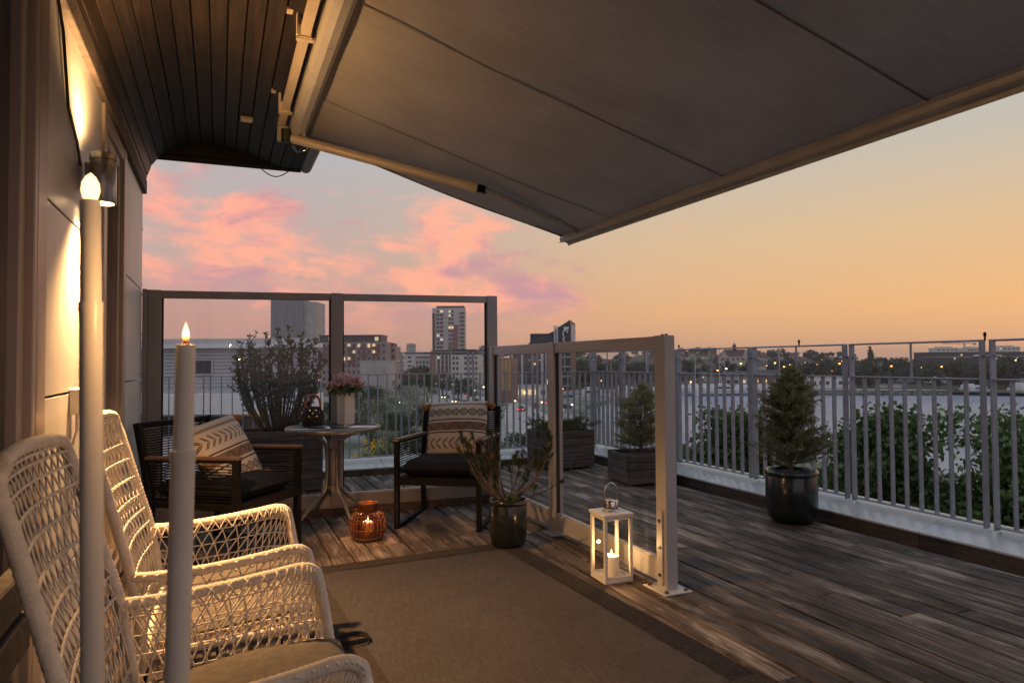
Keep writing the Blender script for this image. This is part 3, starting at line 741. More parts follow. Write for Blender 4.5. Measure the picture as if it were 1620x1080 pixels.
def motor_boat():
    t = thing('motor_boat', '', 'boat')
    boat_hull(9.5, 3.2, 1.25).build('hull', 'hull_white', t); MB().box((-.6, 0, 2.0), (4.6, 2.5, 1.5), ch=.25).build('cabin', 'hull_white', t)
    MB().box((-.8, 0, 3.0), (3.0, 2.2, .5), ch=.1).build('flybridge', 'hull_white', t); MB().box((-.6, -1.27, 2.15), (3.8, .06, .55)).build('window', 'far_glass', t)
    MB().box((0, 0, .22), (9.2, 2.7, .5)).build('stripe', 'hull_dark', t)
    return t
sb, mbt = sail_boat(13.0), motor_boat(); first = {}
gs = 'boats moored along the far quay'
strip('quay', [(1003, 621.4), (1082, 616.2), (1180, 616.2), (1290, 616.2), (1400, 616.4), (1500, 616.6)], 10, 'pavement_stone', GZ+.06)
spots = [('s', 1101, 624), ('m', 1088, 623), ('m', 1112, 624), ('s', 1126, 623), ('m', 1134, 624), ('s', 1142, 624), ('s', 1150, 622), ('m', 1162, 624), ('m', 1178, 624), ('m', 1074, 623), ('s', 1235, 623), ('m', 1205, 624), ('m', 1052, 625), ('s', 1020, 626), ('m', 1005, 628), ('m', 985, 629), ('s', 965, 630), ('m', 1225, 624), ('m', 1530, 622), ('m', 1552, 623), ('m', 1612, 624), ('m', 940, 633), ('m', 1035, 627), ('m', 1065, 625), ('m', 1190, 624.5), ('m', 1250, 623), ('m', 1096, 625), ('m', 1122, 625.5), ('m', 1146, 625)]
for kd, u, v in spots:
    src = sb if kd == 's' else mbt
    o = src if kd not in first else copy_tree(src); first[kd] = 1
    p = PZ(u, v, WZ)
    place(o, (p.x, p.y, WZ), R_(random.choice((-30, -24, 62, 66, 150, -20))), 'white sailing boat with bare mast moored along the far quay' if kd == 's' else 'white cabin motor boat moored along the far quay', gs + (' with masts' if kd == 's' else ' without masts'), random.uniform(1.15, 1.6))
def shed(name, lab, cat, u0, u1, vt, d, wallm, roofm, base=GZ, gable=1.0, depth=12, wn=0, lit=.1, roof_h=2.5):
    mid, w, rz, H = frame_at(u0, u1, d, vt, base); H = max(H, 1.5)
    t = thing(name, lab, cat, mid, rz)
    MB().box((0, depth/2, H/2), (w, depth, H)).build('wall', wallm, t)
    if gable: MB().add([(-w/2-.3, -.4, H), (w/2+.3, -.4, H), (w/2+.3, depth+.4, H), (-w/2-.3, depth+.4, H), (-w/2-.3, depth/2, H+roof_h), (w/2+.3, depth/2, H+roof_h)], [(3,2,1,0), (0,1,5,4), (2,3,4,5), (1,2,5), (3,0,4)]).build('roof', roofm, t)
    else: MB().box((0, depth/2, H+.15), (w+.4, depth+.4, .3)).build('roof', roofm, t)
    if wn: windows(t, rows(wn, -w*.42, w*.42), [H*.55], w*.5/wn, min(1.6, H*.4), lit=lit)
    return t
pm('blue_grey_wall', (.13, .16, .20), .7); pm('red_shed', (.16, .07, .055), .8)
shed('boathouse', 'dark red boathouse with grey roof and orange lit front', 'shed', 1192, 1240, 593, 345, 'brick_red', 'tile_grey', wn=4, lit=.8)
shed('boathouse', 'white marina clubhouse with grey roof behind the masts', 'shed', 1148, 1192, 595, 350, 'render_white', 'tile_grey', wn=4, lit=.7)
shed('quay_building', 'long white flat quay building with a row of dark windows', 'building', 1260, 1346, 598, 335, 'white_band', 'light_frame', gable=0, wn=8, lit=0)
shed('quay_building', 'white gabled house with glowing gable between the masts', 'house', 1200, 1212, 578, 372, 'render_white', 'tile_grey', wn=2, lit=1)
shed('quay_shed', 'long grey roofed shed beside the rock breakwater', 'shed', 1362, 1470, 606, 375, 'blue_grey_wall', 'tile_grey', wn=6, lit=.2)
shed('quay_shed', 'low shed with dark red roof on the far quay', 'shed', 1442, 1492, 603, 390, 'red_shed', 'tile_red', roof_h=4)
shed('quay_shed', 'blue grey shed with pale gabled roof on the quay', 'shed', 1472, 1510, 606, 360, 'blue_grey_wall', 'white_band', roof_h=3.2)
shed('warehouse', 'big white flat warehouse at the right quay', 'warehouse', 1578, 1720, 586, 380, 'white_band', 'light_frame', gable=0, depth=25, wn=5, lit=0)
shed('warehouse', 'long pale low hall behind the quay sheds', 'warehouse', 1480, 1572, 590, 460, 'pale_panel', 'white_band', gable=0, depth=20)
shed('quay_building', 'white van-sized kiosk row on the breakwater', 'kiosk', 1395, 1432, 612, 335, 'white_band', 'light_frame', gable=0, depth=4)
# long dark terrace block on the hill + pale blocks + crane
mid, w, rz, H = frame_at(1462, 1700, 620, 557, GZ)
t = thing('terrace_block', 'very long dark apartment slab with small lit windows on the ridge', 'building', mid, rz)
MB().box((0, 8, H/2), (w, 16, H)).build('wall', 'dark_cladding', t); MB().box((0, 8, H+.2), (w+1, 17, .4)).build('roof', 'dark_roof', t)
windows(t, rows(22, -w*.48, w*.48), [H-2.2, H-5.4], 1.6, 1.3, lit=.28); MB().box((0, -.3, H-3.8), (w, .6, .5)).build('floor_band', 'light_frame', t)
for u0, u1, vt, lab in ((1483, 1516, 550, 'pale flat-roofed block peeping over the dark slab'), (1530, 1556, 550, 'second pale block over the dark slab beside the crane'), (1580, 1614, 548, 'pale block with dark windows at the dark slab end')):
    mid, w, rz, H = frame_at(u0, u1, 760, vt)
    t = thing('distant_block', lab, 'building', mid, rz); MB().box((0, 8, H/2), (w, 16, H)).build('wall', 'cream_render', t); MB().box((0, 8, H+.6), (w*.6, 10, 1.2)).build('roof', 'pale_panel', t); windows(t, rows(5, -w*.4, w*.4), [H-2.4], 2.2, 1.5, lit=.1)
b = W(1526, 560, 800); t = thing('tower_crane', 'thin pale tower crane standing over the ridge', 'crane', (b.x, b.y, GZ), -th)
hc = W(1526, 543, 800).z-GZ
MB().box((0, 0, hc/2), (1.1, 1.1, hc)).build('mast', 'mast_metal', t); MB().box((-6, 0, hc), (40, .9, 1.0)).build('jib', 'mast_metal', t); MB().box((12, 0, hc-1), (3, 1.5, 2)).build('counterweight', 'concrete', t)
MB().add([(-.5, 0, hc), (.5, 0, hc), (0, 0, hc+3)], [(0, 1, 2), (2, 1, 0)]).build('apex', 'mast_metal', t)
# rock breakwater: uncountable
rb = MB(); 
for i in range(420):
    u = random.uniform(1288, 1502); p = PZ(u, 625.5 - random.random()*3.2, WZ); r = random.uniform(.35, 1.1)
    rb.ball((p.x, p.y, WZ+random.uniform(0, .9)), r, 5, 3, random.uniform(.6, .9))
rb.sm = [False]*len(rb.f)
pm('rock', (.17, .155, .145), .9, 0, .35, .6); tag(rb.build('breakwater_rock', 'rock'), 'grey piled boulders of the harbour breakwater', 'rocks', kind='stuff')

# ------------------------------------------------------------------ houses on the hill
def house(wm, rm, w=11, d=9, hh=5.2, rh=4.0):
    t = thing('hill_house', '', 'house')
    MB().box((0, 0, hh/2-1), (w, d, hh+2)).build('wall', wm, t)
    r = MB().add([(-w/2-.4, -d/2-.5, hh-.2), (w/2+.4, -d/2-.5, hh-.2), (w/2+.4, d/2+.5, hh-.2), (-w/2-.4, d/2+.5, hh-.2), (-w/2-.4, 0, hh+rh), (w/2+.4, 0, hh+rh)], [(3,2,1,0), (0,1,5,4), (2,3,4,5), (1,2,5), (3,0,4)]).build('roof', rm, t)
    MB().box((w*.25, .8, hh+rh), (.9, .9, 2.2)).build('chimney', 'brick_red', r)
    for s in (-1, 1):
        windows(t, rows(3, -w*.33, w*.33), [1.3, 3.8], 1.2, 1.3, y=s*(d/2+.02), lit=.08)
        windows(t, [-1.6, 1.6], [3.6], 1.1, 1.3, side=s*(w/2+.02), rot=math.pi/2, lit=.08)
    return t
kinds = [('render_white', 'tile_red', 'white rendered house with brown-red tiled roof on the far hill'), ('brick_red', 'tile_red', 'red brick house with tiled roof on the far hill'), ('render_pink', 'tile_grey', 'pinkish rendered house with grey roof on the far hill'), ('render_white', 'tile_grey', 'white rendered house with grey roof on the far hill')]
protos = [house(a, b) for a, b, c in kinds]; usedk = set()
hs = random.Random(11)
for i in range(120):
    az = R_(hs.uniform(27.5, 50)); d = hs.uniform(430, 900)
    x, y = d*math.sin(az), d*math.cos(az); k = hs.choices((0, 1, 2, 3), (5, 4, 2, 2))[0]
    o = protos[k] if k not in usedk else copy_tree(protos[k]); usedk.add(k)
    s = hs.uniform(.5, .85)
    place(o, (x, y, hill_h(x, y)), -az+R_(hs.choice((0, 10, -15, 90, 80, 25))), kinds[k][2], 'hill houses, ' + kinds[k][0].replace('_', ' ') + ' and ' + kinds[k][1].replace('_', ' '), (s, s, s*.9))
b = W(1164, 600, 460); zb = hill_h(b.x, b.y)
t = thing('manor_house', 'large gabled house with small ridge turret on the far hill', 'house', (b.x, b.y, zb), -th-.2)
hm = W(1164, 563, 460).z-zb
MB().box((0, 5, hm/2), (20, 10, hm)).build('wall', 'render_white', t)
r = MB().add([(-10.5, -.5, hm), (10.5, -.5, hm), (10.5, 10.5, hm), (-10.5, 10.5, hm), (-7, 5, hm+4.5), (7, 5, hm+4.5)], [(3,2,1,0), (0,1,5,4), (2,3,4,5), (1,2,5), (3,0,4)]).build('roof', 'tile_red', t)
MB().lathe([(1.3, hm+3.6), (1.3, hm+6), (1.7, hm+6.1), (.05, hm+9)], 8, (0, 5, 0), False).build('turret', 'tile_red', r)
for x in (-7.5, 7.0): MB().add([(x-3.2, -.7, hm-1.5), (x+3.2, -.7, hm-1.5), (x, -.7, hm+4), (x-3.2, 4, hm-1.5), (x+3.2, 4, hm-1.5), (x, 4, hm+4)], [(0,1,2), (5,4,3), (0,2,5,3), (2,1,4,5), (1,0,3,4)]).build('gable', 'render_white', t)
windows(t, rows(6, -8, 8), [hm-2], 1.2, 1.6, y=-.05, lit=.1)

# ------------------------------------------------------------------ trees
def crown(n_cl, rad, hgt, z0, nl, size, shape='round', aspect=.6):
    C = []
    while len(C) < n_cl:
        p = rng.uniform(-1, 1, 3); rr = np.linalg.norm(p)
        if rr > 1 or rr < .3: continue
        q = np.array([p[0]*rad, p[1]*rad, z0+hgt/2+p[2]*hgt/2])
        if shape == 'cone':
            f = (p[2]+1)/2; a = rng.uniform(0, 6.283); r_ = rad*(1-f)**.8*math.sqrt(rng.random()); q = np.array([math.cos(a)*r_, math.sin(a)*r_, z0+hgt*f])
        C.append(q)
    C = np.array(C); cs = rad*.42*(.6+.8*rng.random(n_cl)) if shape == 'round' else np.full(n_cl, rad*.3)
    per = nl//n_cl; P = np.repeat(C, per, 0)+unit(rng.normal(size=(n_cl*per, 3)))*(rng.random((n_cl*per, 1))**.5)*np.repeat(cs, per)[:, None]*np.array([1, 1, .75])
    return leaves(P, size, aspect), C
def tree(name, lab, leafm, trunk_h, rad, hgt, n_cl, nl, size, group=None, shape='round', cat='tree', tr=.25, aspect=.6):
    (V, Fq), C = crown(n_cl, rad, hgt, trunk_h, nl, size, shape, aspect)
    t = thing(name, lab, cat, group=group); m = MB()
    top = trunk_h+hgt*(.55 if shape == 'round' else .95)
    m.tube([(0, 0, 0), (tr*.2, 0, trunk_h*.5), (0, tr*.3, trunk_h), (0, 0, top)], [tr*1.2, tr, tr*.8, tr*.15], 7)
    for c in C[:max(4, n_cl//2)]:
        z = trunk_h*.8+(c[2]-trunk_h)*.35
        m.tube([(0, 0, max(.2, z)), (c[0]*.5, c[1]*.5, (z+c[2])/2+.1*hgt*.3), tuple(c)], [tr*.45, tr*.28, tr*.08], 5, cap=False)
    m.build('trunk', 'trunk_dark', t); link('crown', np_mesh('crown', V, Fq, leafm), t); return t
far = [tree('hill_tree', '', 'far_leaf', 2.5, 4.6, 8.5, 11, 900, 1.1), tree('hill_tree', '', 'far_leaf', 2.0, 5.4, 7.5, 13, 1000, 1.2), tree('poplar_tree', '', 'far_leaf', 1.5, 2.0, 16, 26, 900, .9, shape='cone')]
flab = ['rounded dark broadleaf tree on the far hill', 'wide low dark tree on the far hill', 'slim pointed poplar on the far hill']
usedf = set(); ts = random.Random(5)
tpos = [(0 if ts.random() < .5 else 1, ts.uniform(27, 60), ts.uniform(375, 1050)) for i in range(190)]
tpos += [(ts.choice((0, 1)), ts.uniform(24, 34), ts.uniform(360, 470)) for i in range(36)]
tpos += [(ts.choice((0, 1)), ts.uniform(45, 60), ts.uniform(395, 560)) for i in range(48)]
az_of = lambda u: math.degrees(th)+math.degrees(math.atan((u-810)/FPX))
for u in (1376, 1385, 1379): tpos.append((2, az_of(u), 560+ts.uniform(-15, 15)))
for k, a_, d in tpos:
    a = R_(a_); x, y = d*math.sin(a), d*math.cos(a)
    o = far[k] if k not in usedf else copy_tree(far[k]); usedf.add(k)
    s = ts.uniform(.7, 1.2)*(1.0 if d < 560 else .72)
    place(o, (x, y, hill_h(x, y)-.3), ts.uniform(0, 6.28), flab[k], ['rounded hill trees', 'wide hill trees', 'hill poplars'][k], (s, s, s*ts.uniform(.85, 1.15)))

# park and street trees on the left, seen through the glass
ct = {'w': tree('willow_tree', '', 'willow_leaf', 1.6, 3.6, 5.0, 16, 2600, .42), 'd': tree('street_tree', '', 'tree_leaf_dark', 1.8, 2.7, 5.2, 13, 2000, .42), 'g': tree('street_tree', '', 'hedge_leaf', 1.2, 2.6, 4.0, 12, 2000, .4)}
clab = {'w': 'silvery grey-green bushy tree in the park below', 'd': 'dark green rounded street tree in the park below', 'g': 'fresh green low tree in the park below'}
cpos = [('w', 612, 668, 1.1), ('w', 640, 662, 1.2), ('w', 668, 668, 1.0), ('w', 625, 690, 1.0), ('w', 655, 690, 1.1), ('w', 690, 690, .9), ('w', 600, 640, 1.2), ('w', 650, 642, 1.3), ('w', 636, 720, .8), ('w', 676, 715, .8), ('w', 702, 676, 1.0),
        ('d', 660, 625, 1.9), ('d', 652, 628, 1.6), ('d', 676, 622, 1.5), ('d', 668, 690, 1.0), ('d', 630, 700, .9), ('d', 595, 660, 1.3), ('d', 605, 632, 1.5), ('d', 648, 730, .8), ('d', 700, 615, 1.5), ('d', 690, 730, .7),
        ('g', 585, 690, 1.0), ('g', 600, 705, .9), ('g', 715, 650, .8), ('g', 560, 672, 1.1), ('g', 576, 650, 1.3), ('d', 555, 640, 1.4), ('d', 740, 622, 1.2), ('g', 752, 640, .9), ('d', 520, 690, 1.1), ('g', 690, 655, .8), ('d', 725, 618, 1.1), ('d', 780, 660, .9), ('g', 895, 690, .5), ('g', 850, 720, .6), ('g', 942, 705, .5), ('d', 815, 740, .8), ('g', 962, 712, .5), ('g', 878, 672, .45), ('d', 915, 700, .5)]
usedc = set()
for k, u, v, s in cpos:
    o = ct[k] if k not in usedc else copy_tree(ct[k]); usedc.add(k); p = PZ(u, v+14, GZ)
    place(o, (p.x, p.y, GZ), ts.uniform(0, 6.28), clab[k], 'park trees, ' + clab[k].split(' in ')[0], (s*ts.uniform(.9, 1.15), s*ts.uniform(.9, 1.15), s))
def shrub(name, lab, leafm, loc, rad, hgt, nl, size, second=None):
    t = tree(name, lab, 'hedge_leaf' if second else leafm, .3, rad, hgt, 12, nl, size, cat='shrub', tr=.08)
    t.location = loc
    if second:
        (V, Fq), C = crown(16, rad*1.03, hgt*1.02, .35, nl//2, size*.8); link('blossom', np_mesh('blossom', V, Fq, second), t)
p = PZ(586, 722, -4.0); 
shrub('flowering_shrub', 'bright yellow flowering shrub below the terrace railing', 'yellow_leaf', (p.x, p.y, GZ+6.0), 1.5, 3.4, 2600, .22, 'yellow_leaf')
p = PZ(618, 720, -5.5)
shrub('flowering_shrub', 'white flowering shrub next to the yellow one', 'hedge_leaf', (p.x, p.y, GZ+5.0), 1.5, 3.0, 2400, .2, 'blossom_white')
# the bank the shrubs grow on
bk = PZ(600, 740, -5.5); struct('bank', MB().lathe([(14, 0), (10, 3.0), (6.5, 5.0), (3, 6.2), (.01, 6.6)], 24, (bk.x-.5, bk.y+1.5, GZ)), 'hill_soil')

# big trees just outside the right-hand railing
def near_tree(lab, base, top_z, rad, crown_h, nl, leafm='tree_leaf', blossom=0, size=.16, grp=None):
    t = thing('broadleaf_tree', lab, 'tree', (base[0], base[1], GZ), random.uniform(0, 6), grp); H = top_z-.42-GZ; z0 = H-crown_h
    m = MB(); m.tube([(0, 0, 0), (.1, .05, z0*.5), (0, .1, z0+crown_h*.2), (.1, 0, H-.5)], [.28, .22, .16, .03], 9)
    tips = []
    for i in range(34):
        a = random.uniform(0, 6.283); f = random.random(); zz = z0+crown_h*(.04+.93*f)
        rr = rad*(1-abs(2*f-.85)**2.2*.62)*random.uniform(.45, 1.0)
        tip = Vector((rr*math.cos(a), rr*math.sin(a), zz)); st = Vector((0, 0, max(z0*.8, zz-rr*.75)))
        mid_ = st.lerp(tip, .55)+Vector((0, 0, .18*rr)); m.tube([st, mid_, tip], [.06, .035, .008], 5, cap=False)
        for j in range(7):
            q = mid_.lerp(tip, random.uniform(.1, 1.12))+Vector((random.gauss(0, .28), random.gauss(0, .28), random.gauss(0, .22)))
            m.tube([mid_.lerp(tip, random.uniform(0, .8)), q], [.014, .004], 3, cap=False); tips.append(q)
    m.build('trunk', 'trunk_dark', t)
    T = np.array([tuple(q) for q in tips]); per = nl//len(T)
    P = np.repeat(T, per, 0)+rng.normal(size=(len(T)*per, 3))*np.array([.20, .20, .13])
    V, Fq = leaves(P, size, .62, .35); link('crown', np_mesh('crown', V, Fq, leafm), t)
    if blossom:
        sel = T[rng.choice(len(T), blossom)]; P = np.repeat(sel, 26, 0)+rng.normal(size=(blossom*26, 3))*np.array([.13, .13, .035])+np.array([0, 0, .2])
        V, Fq = leaves(P, .065, .9); link('blossom', np_mesh('blossom', V, Fq, 'blossom_white'), t)
    return t
def below(u, dist): p = W(u, 600, dist); return (p.x, p.y)
near_tree('leafy tree just outside the railing behind the round conifer pot', below(1172, 17), W(1172, 634, 17).z, 1.5, 6.5, 30000, size=.13)
near_tree('leafy tree outside the railing with open upper twigs over the water', below(1395, 12.5), W(1395, 640, 12.5).z, .95, 4.5, 22000, size=.115)
near_tree('broad dense tree at the railing where the awning bar points', below(1605, 11), W(1595, 628, 11).z, 1.25, 6.0, 34000, size=.115)
near_tree('low tree with flat white flower heads beyond the railing', below(1492, 12.0), W(1492, 748, 12.0).z, 1.6, 4.0, 30000, 'tree_leaf', 230, .115)
near_tree('dark tree filling the gap under the open twigs tree', below(1320, 15), W(1320, 735, 15).z, 1.6, 4.5, 26000, 'tree_leaf_dark', 30, .125)
near_tree('dark low tree seen between the planters and the railing', below(1085, 22), W(1085, 695, 22).z, 1.8, 5.0, 12000, 'tree_leaf_dark', size=.15)
near_tree('tall dark tree rising beyond the awning side of the railing', below(1740, 10), W(1740, 650, 10).z, 1.3, 6.0, 14000, 'tree_leaf', size=.11)

# ------------------------------------------------------------------ street lamps and cars
def lamp_post(gl):
    t = thing('street_lamp', '', 'street lamp')
    MB().tube([(0, 0, 0), (0, 0, 7.6), (.3, 0, 8.1), (1.2, 0, 8.2)], .09, 6).build('pole', 'galvanised', t); MB().ball((1.3, 0, 8.1), .55, 8, 5, .7).build('lamp_head', gl, t); return t
lp = {'o': lamp_post('street_glow'), 'p': lamp_post('street_glow_pale')}; usedl = set()
lpos = [('o', u, v, d, 'harbour lamps') for u, v, d in ((1172, 575, 400), (1226, 574, 395), (1274, 574, 420), (1293, 577, 410), (1328, 575, 420), (1333, 571, 430), (1358, 578, 430), (1410, 579, 430), (1490, 580, 450), (1587, 582, 450), (995, 584, 420), (940, 582, 420), (966, 583, 430), (1070, 603, 345), (1260, 581, 400), (1284, 590, 360), (1298, 590, 360), (1240, 580, 385), (1022, 611, 330), (928, 626, 280), (912, 622, 280), (1212, 578, 380), (830, 621, 245), (842, 622, 250), (1190, 572, 420), (1206, 575, 410), (1250, 577, 400), (1316, 586, 370), (1382, 582, 440), (952, 602, 320), (975, 607, 315), (1040, 597, 360), (1120, 606, 340), (1142, 608, 335), (890, 615, 290), (935, 612, 300), (1135, 586, 430))]
lpos += [('p', u, v, d, 'city lamps') for u, v, d in ((1457, 581, 450), (1093, 604, 345), (1149, 583, 400), (716, 608, 350), (700, 600, 380), (740, 603, 340), (690, 606, 390), (628, 630, 200), (632, 636, 190), (606, 622, 230), (660, 605, 420), (750, 617, 300), (765, 612, 310), (962, 616, 300), (905, 640, 220), (857, 636, 235), (815, 634, 235), (784, 612, 300), (672, 630, 260), (650, 652, 170), (1607, 570, 430), (1192, 563, 470))]
for k, u, v, d, g in lpos:
    o = lp[k] if k not in usedl else copy_tree(lp[k]); usedl.add(k); p = W(u, v, d); base = min(hill_h(p.x, p.y), p.z-2)
    s = (p.z-base)/8.1
    place(o, (p.x-1.3*.6, p.y, base), 0, 'lit orange street lamp among the harbour quays' if k == 'o' else 'lit pale street lamp along the town roads', g, (.6, .6, s))
    hd = [c for c in o.children if c.name.startswith('lamp_head')][0]; f = 1.0*d/400/.6
    hd.location = (1.3-1.3*f, 0, 8.1-8.1*f*.6/s); hd.scale = (f, f, f*.6/s)
def car(paint):
    t = thing('parked_car', '', 'car')
    MB().add([(-2.2, -.85, .35), (2.2, -.85, .35), (2.2, .85, .35), (-2.2, .85, .35), (-2.15, -.88, .85), (2.1, -.88, .78), (2.1, .88, .78), (-2.15, .88, .85)], [(3,2,1,0), (4,5,6,7), (0,1,5,4), (1,2,6,5), (2,3,7,6), (3,0,4,7)]).build('body', paint, t)
    MB().add([(-1.7, -.8, .84), (1.1, -.8, .8), (1.1, .8, .8), (-1.7, .8, .84), (-1.2, -.65, 1.45), (.3, -.65, 1.45), (.3, .65, 1.45), (-1.2, .65, 1.45)], [(3,2,1,0), (4,5,6,7), (0,1,5,4), (1,2,6,5), (2,3,7,6), (3,0,4,7)]).build('cabin', 'far_glass', t)
    for x in (-1.35, 1.35):
        for s in (-1, 1): MB().tube([(x, s*.72, .33), (x, s*.9, .33)], .33, 12).build('wheel', 'black_cable', t)
    for s in (-1, 1): MB().box((2.2, s*.6, .62), (.12, .4, .22)).build('headlight', 'street_glow_pale', t); MB().box((-2.22, s*.6, .68), (.1, .35, .2)).build('tail_light', 'tail_red', t)
    return t
em('tail_red', (1, .06, .03), 5.0); pm('car_white', (.6, .6, .6), .3); pm('car_dark', (.04, .045, .055), .3); pm('car_red', (.3, .03, .03), .35)
cars = {'car_white': car('car_white'), 'car_dark': car('car_dark'), 'car_red': car('car_red')}; usedcar = set()
for k, u, v, rz in (('car_white', 722, 637, -130), ('car_white', 733, 640, -130), ('car_dark', 757, 642, 45), ('car_dark', 705, 630, -130), ('car_dark', 680, 622, 50), ('car_white', 746, 650, -130), ('car_dark', 745, 628, 10), ('car_white', 752, 624, 10), ('car_red', 848, 645, 60), ('car_dark', 825, 650, 60), ('car_white', 880, 652, 20), ('car_dark', 868, 640, 60), ('car_dark', 895, 646, 20)):
    o = cars[k] if k not in usedcar else copy_tree(cars[k]); usedcar.add(k); p = PZ(u, v, GZ+.05)
    place(o, (p.x, p.y, GZ+.05), R_(rz), {'car_white': 'small white car on the lit road below', 'car_dark': 'small dark car on the road below', 'car_red': 'small red car beside the curved road'}[k], k.replace('_', ' ') + 's on the road')

# ================================================================== TERRACE
DX0, DX1, DY0, DY1 = -.50, 4.19, -1.2, 7.34
dk = struct('deck', MB().box(((DX0+DX1)/2, (DY0+DY1)/2, -.075), (DX1-DX0+1.4, DY1-DY0+1.4, .06)), 'trunk_dark')
PW, GAP = .1165, .011; PM = {}
def plank_mesh(L):
    if L not in PM: PM[L] = MB().box((0, 0, -.014), (PW, L-.004, .028), ch=.0035).mesh('plank', 'deck_wood')
    return PM[L]
x = DX0+PW/2; pr = random.Random(3)
while x+PW/2 < DX1+.01:
    y = DY0 - pr.uniform(0, 2.4)
    while y < DY1:
        L = pr.choice((2.4, 3.0, 3.6, 4.2)); y1 = y+L
        if y1 > DY0:
            a, b = max(y, DY0), min(y1, DY1); Lq = round((b-a)/.2)*.2 if b == DY1 or a == DY0 else L
            if b-a > .12: link('plank', plank_mesh(round(b-a, 2)), dk, (x+pr.uniform(-.001, .001), (a+b)/2, pr.uniform(-.0018, .0012)), (0, 0, pr.uniform(-.0006, .0006)))
        y = y1
    x += PW+GAP
# parapet with kerb board and sloping metal coping
KX, KY = 4.20, 7.345; CO = .30
def parapet(name, lab, p0, p1, inward):
    p0, p1, n = Vector(p0), Vector(p1), Vector(inward); t = thing(name, lab, 'parapet'); L = (p1-p0).length; dr = (p1-p0)/L; k = max(1, round(L/2.3))
    for i in range(k):
        a = p0+dr*(L*i/k+.002); b = p0+dr*(L*(i+1)/k-.002)
        MB().bar(a+Vector((0, 0, .005))-n*.014, b+Vector((0, 0, .005))-n*.014, .028, .115, ch=.003).build('kerb_board', 'kerb_wood', t)
        o = -n; pts_ = []
        for e in (a, b): pts_ += [e+o*-.006+Vector((0, 0, .064)), e+o*-.006+Vector((0, 0, .076)), e+o*CO+Vector((0, 0, .158)), e+o*(CO+.05)+Vector((0, 0, .150)), e+o*(CO+.05)+Vector((0, 0, -.5)), e+o*.03+Vector((0, 0, -.5)), e+o*.03+Vector((0, 0, .064))]
        m = MB().add(pts_, [(i_, (i_+1) % 7, 7+(i_+1) % 7, 7+i_) for i_ in range(7)]+[tuple(range(7))[::-1], tuple(range(7, 14))]); m.build('coping', 'coping_metal', t)
    return t
parapet('parapet', 'low parapet with bright metal coping along the water side', (KX, DY0, 0), (KX, KY, 0), (-1, 0, 0))
parapet('parapet', 'low parapet with metal coping behind the glass screen towards town', (-1.2, KY+.002, 0), (KX+.3, KY+.002, 0), (0, -1, 0))

# railings
def rail_panel(L, top, lab, grp, nb, name='railing_panel'):
    t = thing(name, lab, 'railing', group=grp); zb = .145; zm = 1.07; zt = 1.318
    for sx in (0, L): MB().box((sx, 0, ((zt if top else zm)+zb)/2), (.012, .052, (zt if top else zm)-zb), ch=.002).build('post', 'galvanised', t)
    MB().box((L/2, 0, zm), (L-.013, .044, .010), ch=.002).build('middle_rail', 'galvanised', t)
    MB().box((L/2, 0, zb+.022), (L-.013, .044, .010), ch=.002).build('bottom_rail', 'galvanised', t)
    for i in range(nb): link('baluster', BAL, t, (L*(i+1)/(nb+1), 0, (zm+zb)/2+.008))
    if top:
        MB().tube([(.0, 0, zt-.006), (L, 0, zt-.006)], .007, 8).build('top_rail', 'galvanised', t); MB().tube([(L/2, 0, zm), (L/2, 0, zt-.008)], .008, 8).build('rod', 'galvanised', t)
        link('clip', CLIP, t, (0, 0, 1.215)); link('clip', CLIP, t, (L, 0, 1.215))
    return t
BAL = MB().box((0, 0, 0), (.010, .040, .90), ch=.002).mesh('baluster', 'galvanised'); CLIP = MB().tube([(-.05, 0, 0), (.05, 0, 0)], .007, 8).mesh('clip', 'chrome')
FX = KX+.20; grp = 'tall railing panels along the water side'
ys = [1.68, 2.735, 3.757, 4.775, 5.865, 6.92, 7.60]
rlab = ['galvanised railing panel cut off by the awning side of the view', 'galvanised railing panel in front of the broad dense tree', 'galvanised railing panel in front of the open twigs tree', 'galvanised railing panel directly behind the round conifer pot', 'galvanised railing panel beside the glass screen end post', 'galvanised railing panel seen through the glass behind the conifer planter', 'short galvanised railing panel at the terrace corner']
for i, yy in enumerate([.62]+ys[:-1]):
    y1 = ([.62]+ys)[i+1]; L = y1-yy-.062
    o = rail_panel(L, True, rlab[i], grp, max(3, round(L/.112)-1)); o.location = (FX, yy+.031, 0); o.rotation_euler = (0, 0, math.pi/2)
FY = KY+.20; xs = [-1.1, -.1, .88, 1.862, 2.72, 3.55, 4.37]
blab = ['low railing panel next to the house wall behind the glass', 'low railing panel behind the bushy planter', 'low railing panel behind the bistro table', 'tall back railing panel behind the right black chair', 'tall back railing panel behind the branching pine', 'tall back railing panel behind the low pine planter']
for i in range(6):
    L = xs[i+1]-xs[i]-.062; o = rail_panel(L, i > 2, blab[i], 'railing panels on the town side', 8); o.location = (xs[i]+.031, FY, 0)
for u, v in ((1558, 525), (1264, 537), (1074, 545)):
    p = PX(u, v+5, FX); t = thing('rod_light', 'thin dark rod standing on a post of the water-side railing', 'rod', (p.x, p.y, 1.31), group='rods on the railing posts')
    MB().tube([(0, 0, 0), (0, 0, .055)], .006, 8).build('stem', 'black_cable', t); MB().tube([(0, 0, .03), (0, 0, .05)], .009, 8).build('cap', 'black_metal', t)

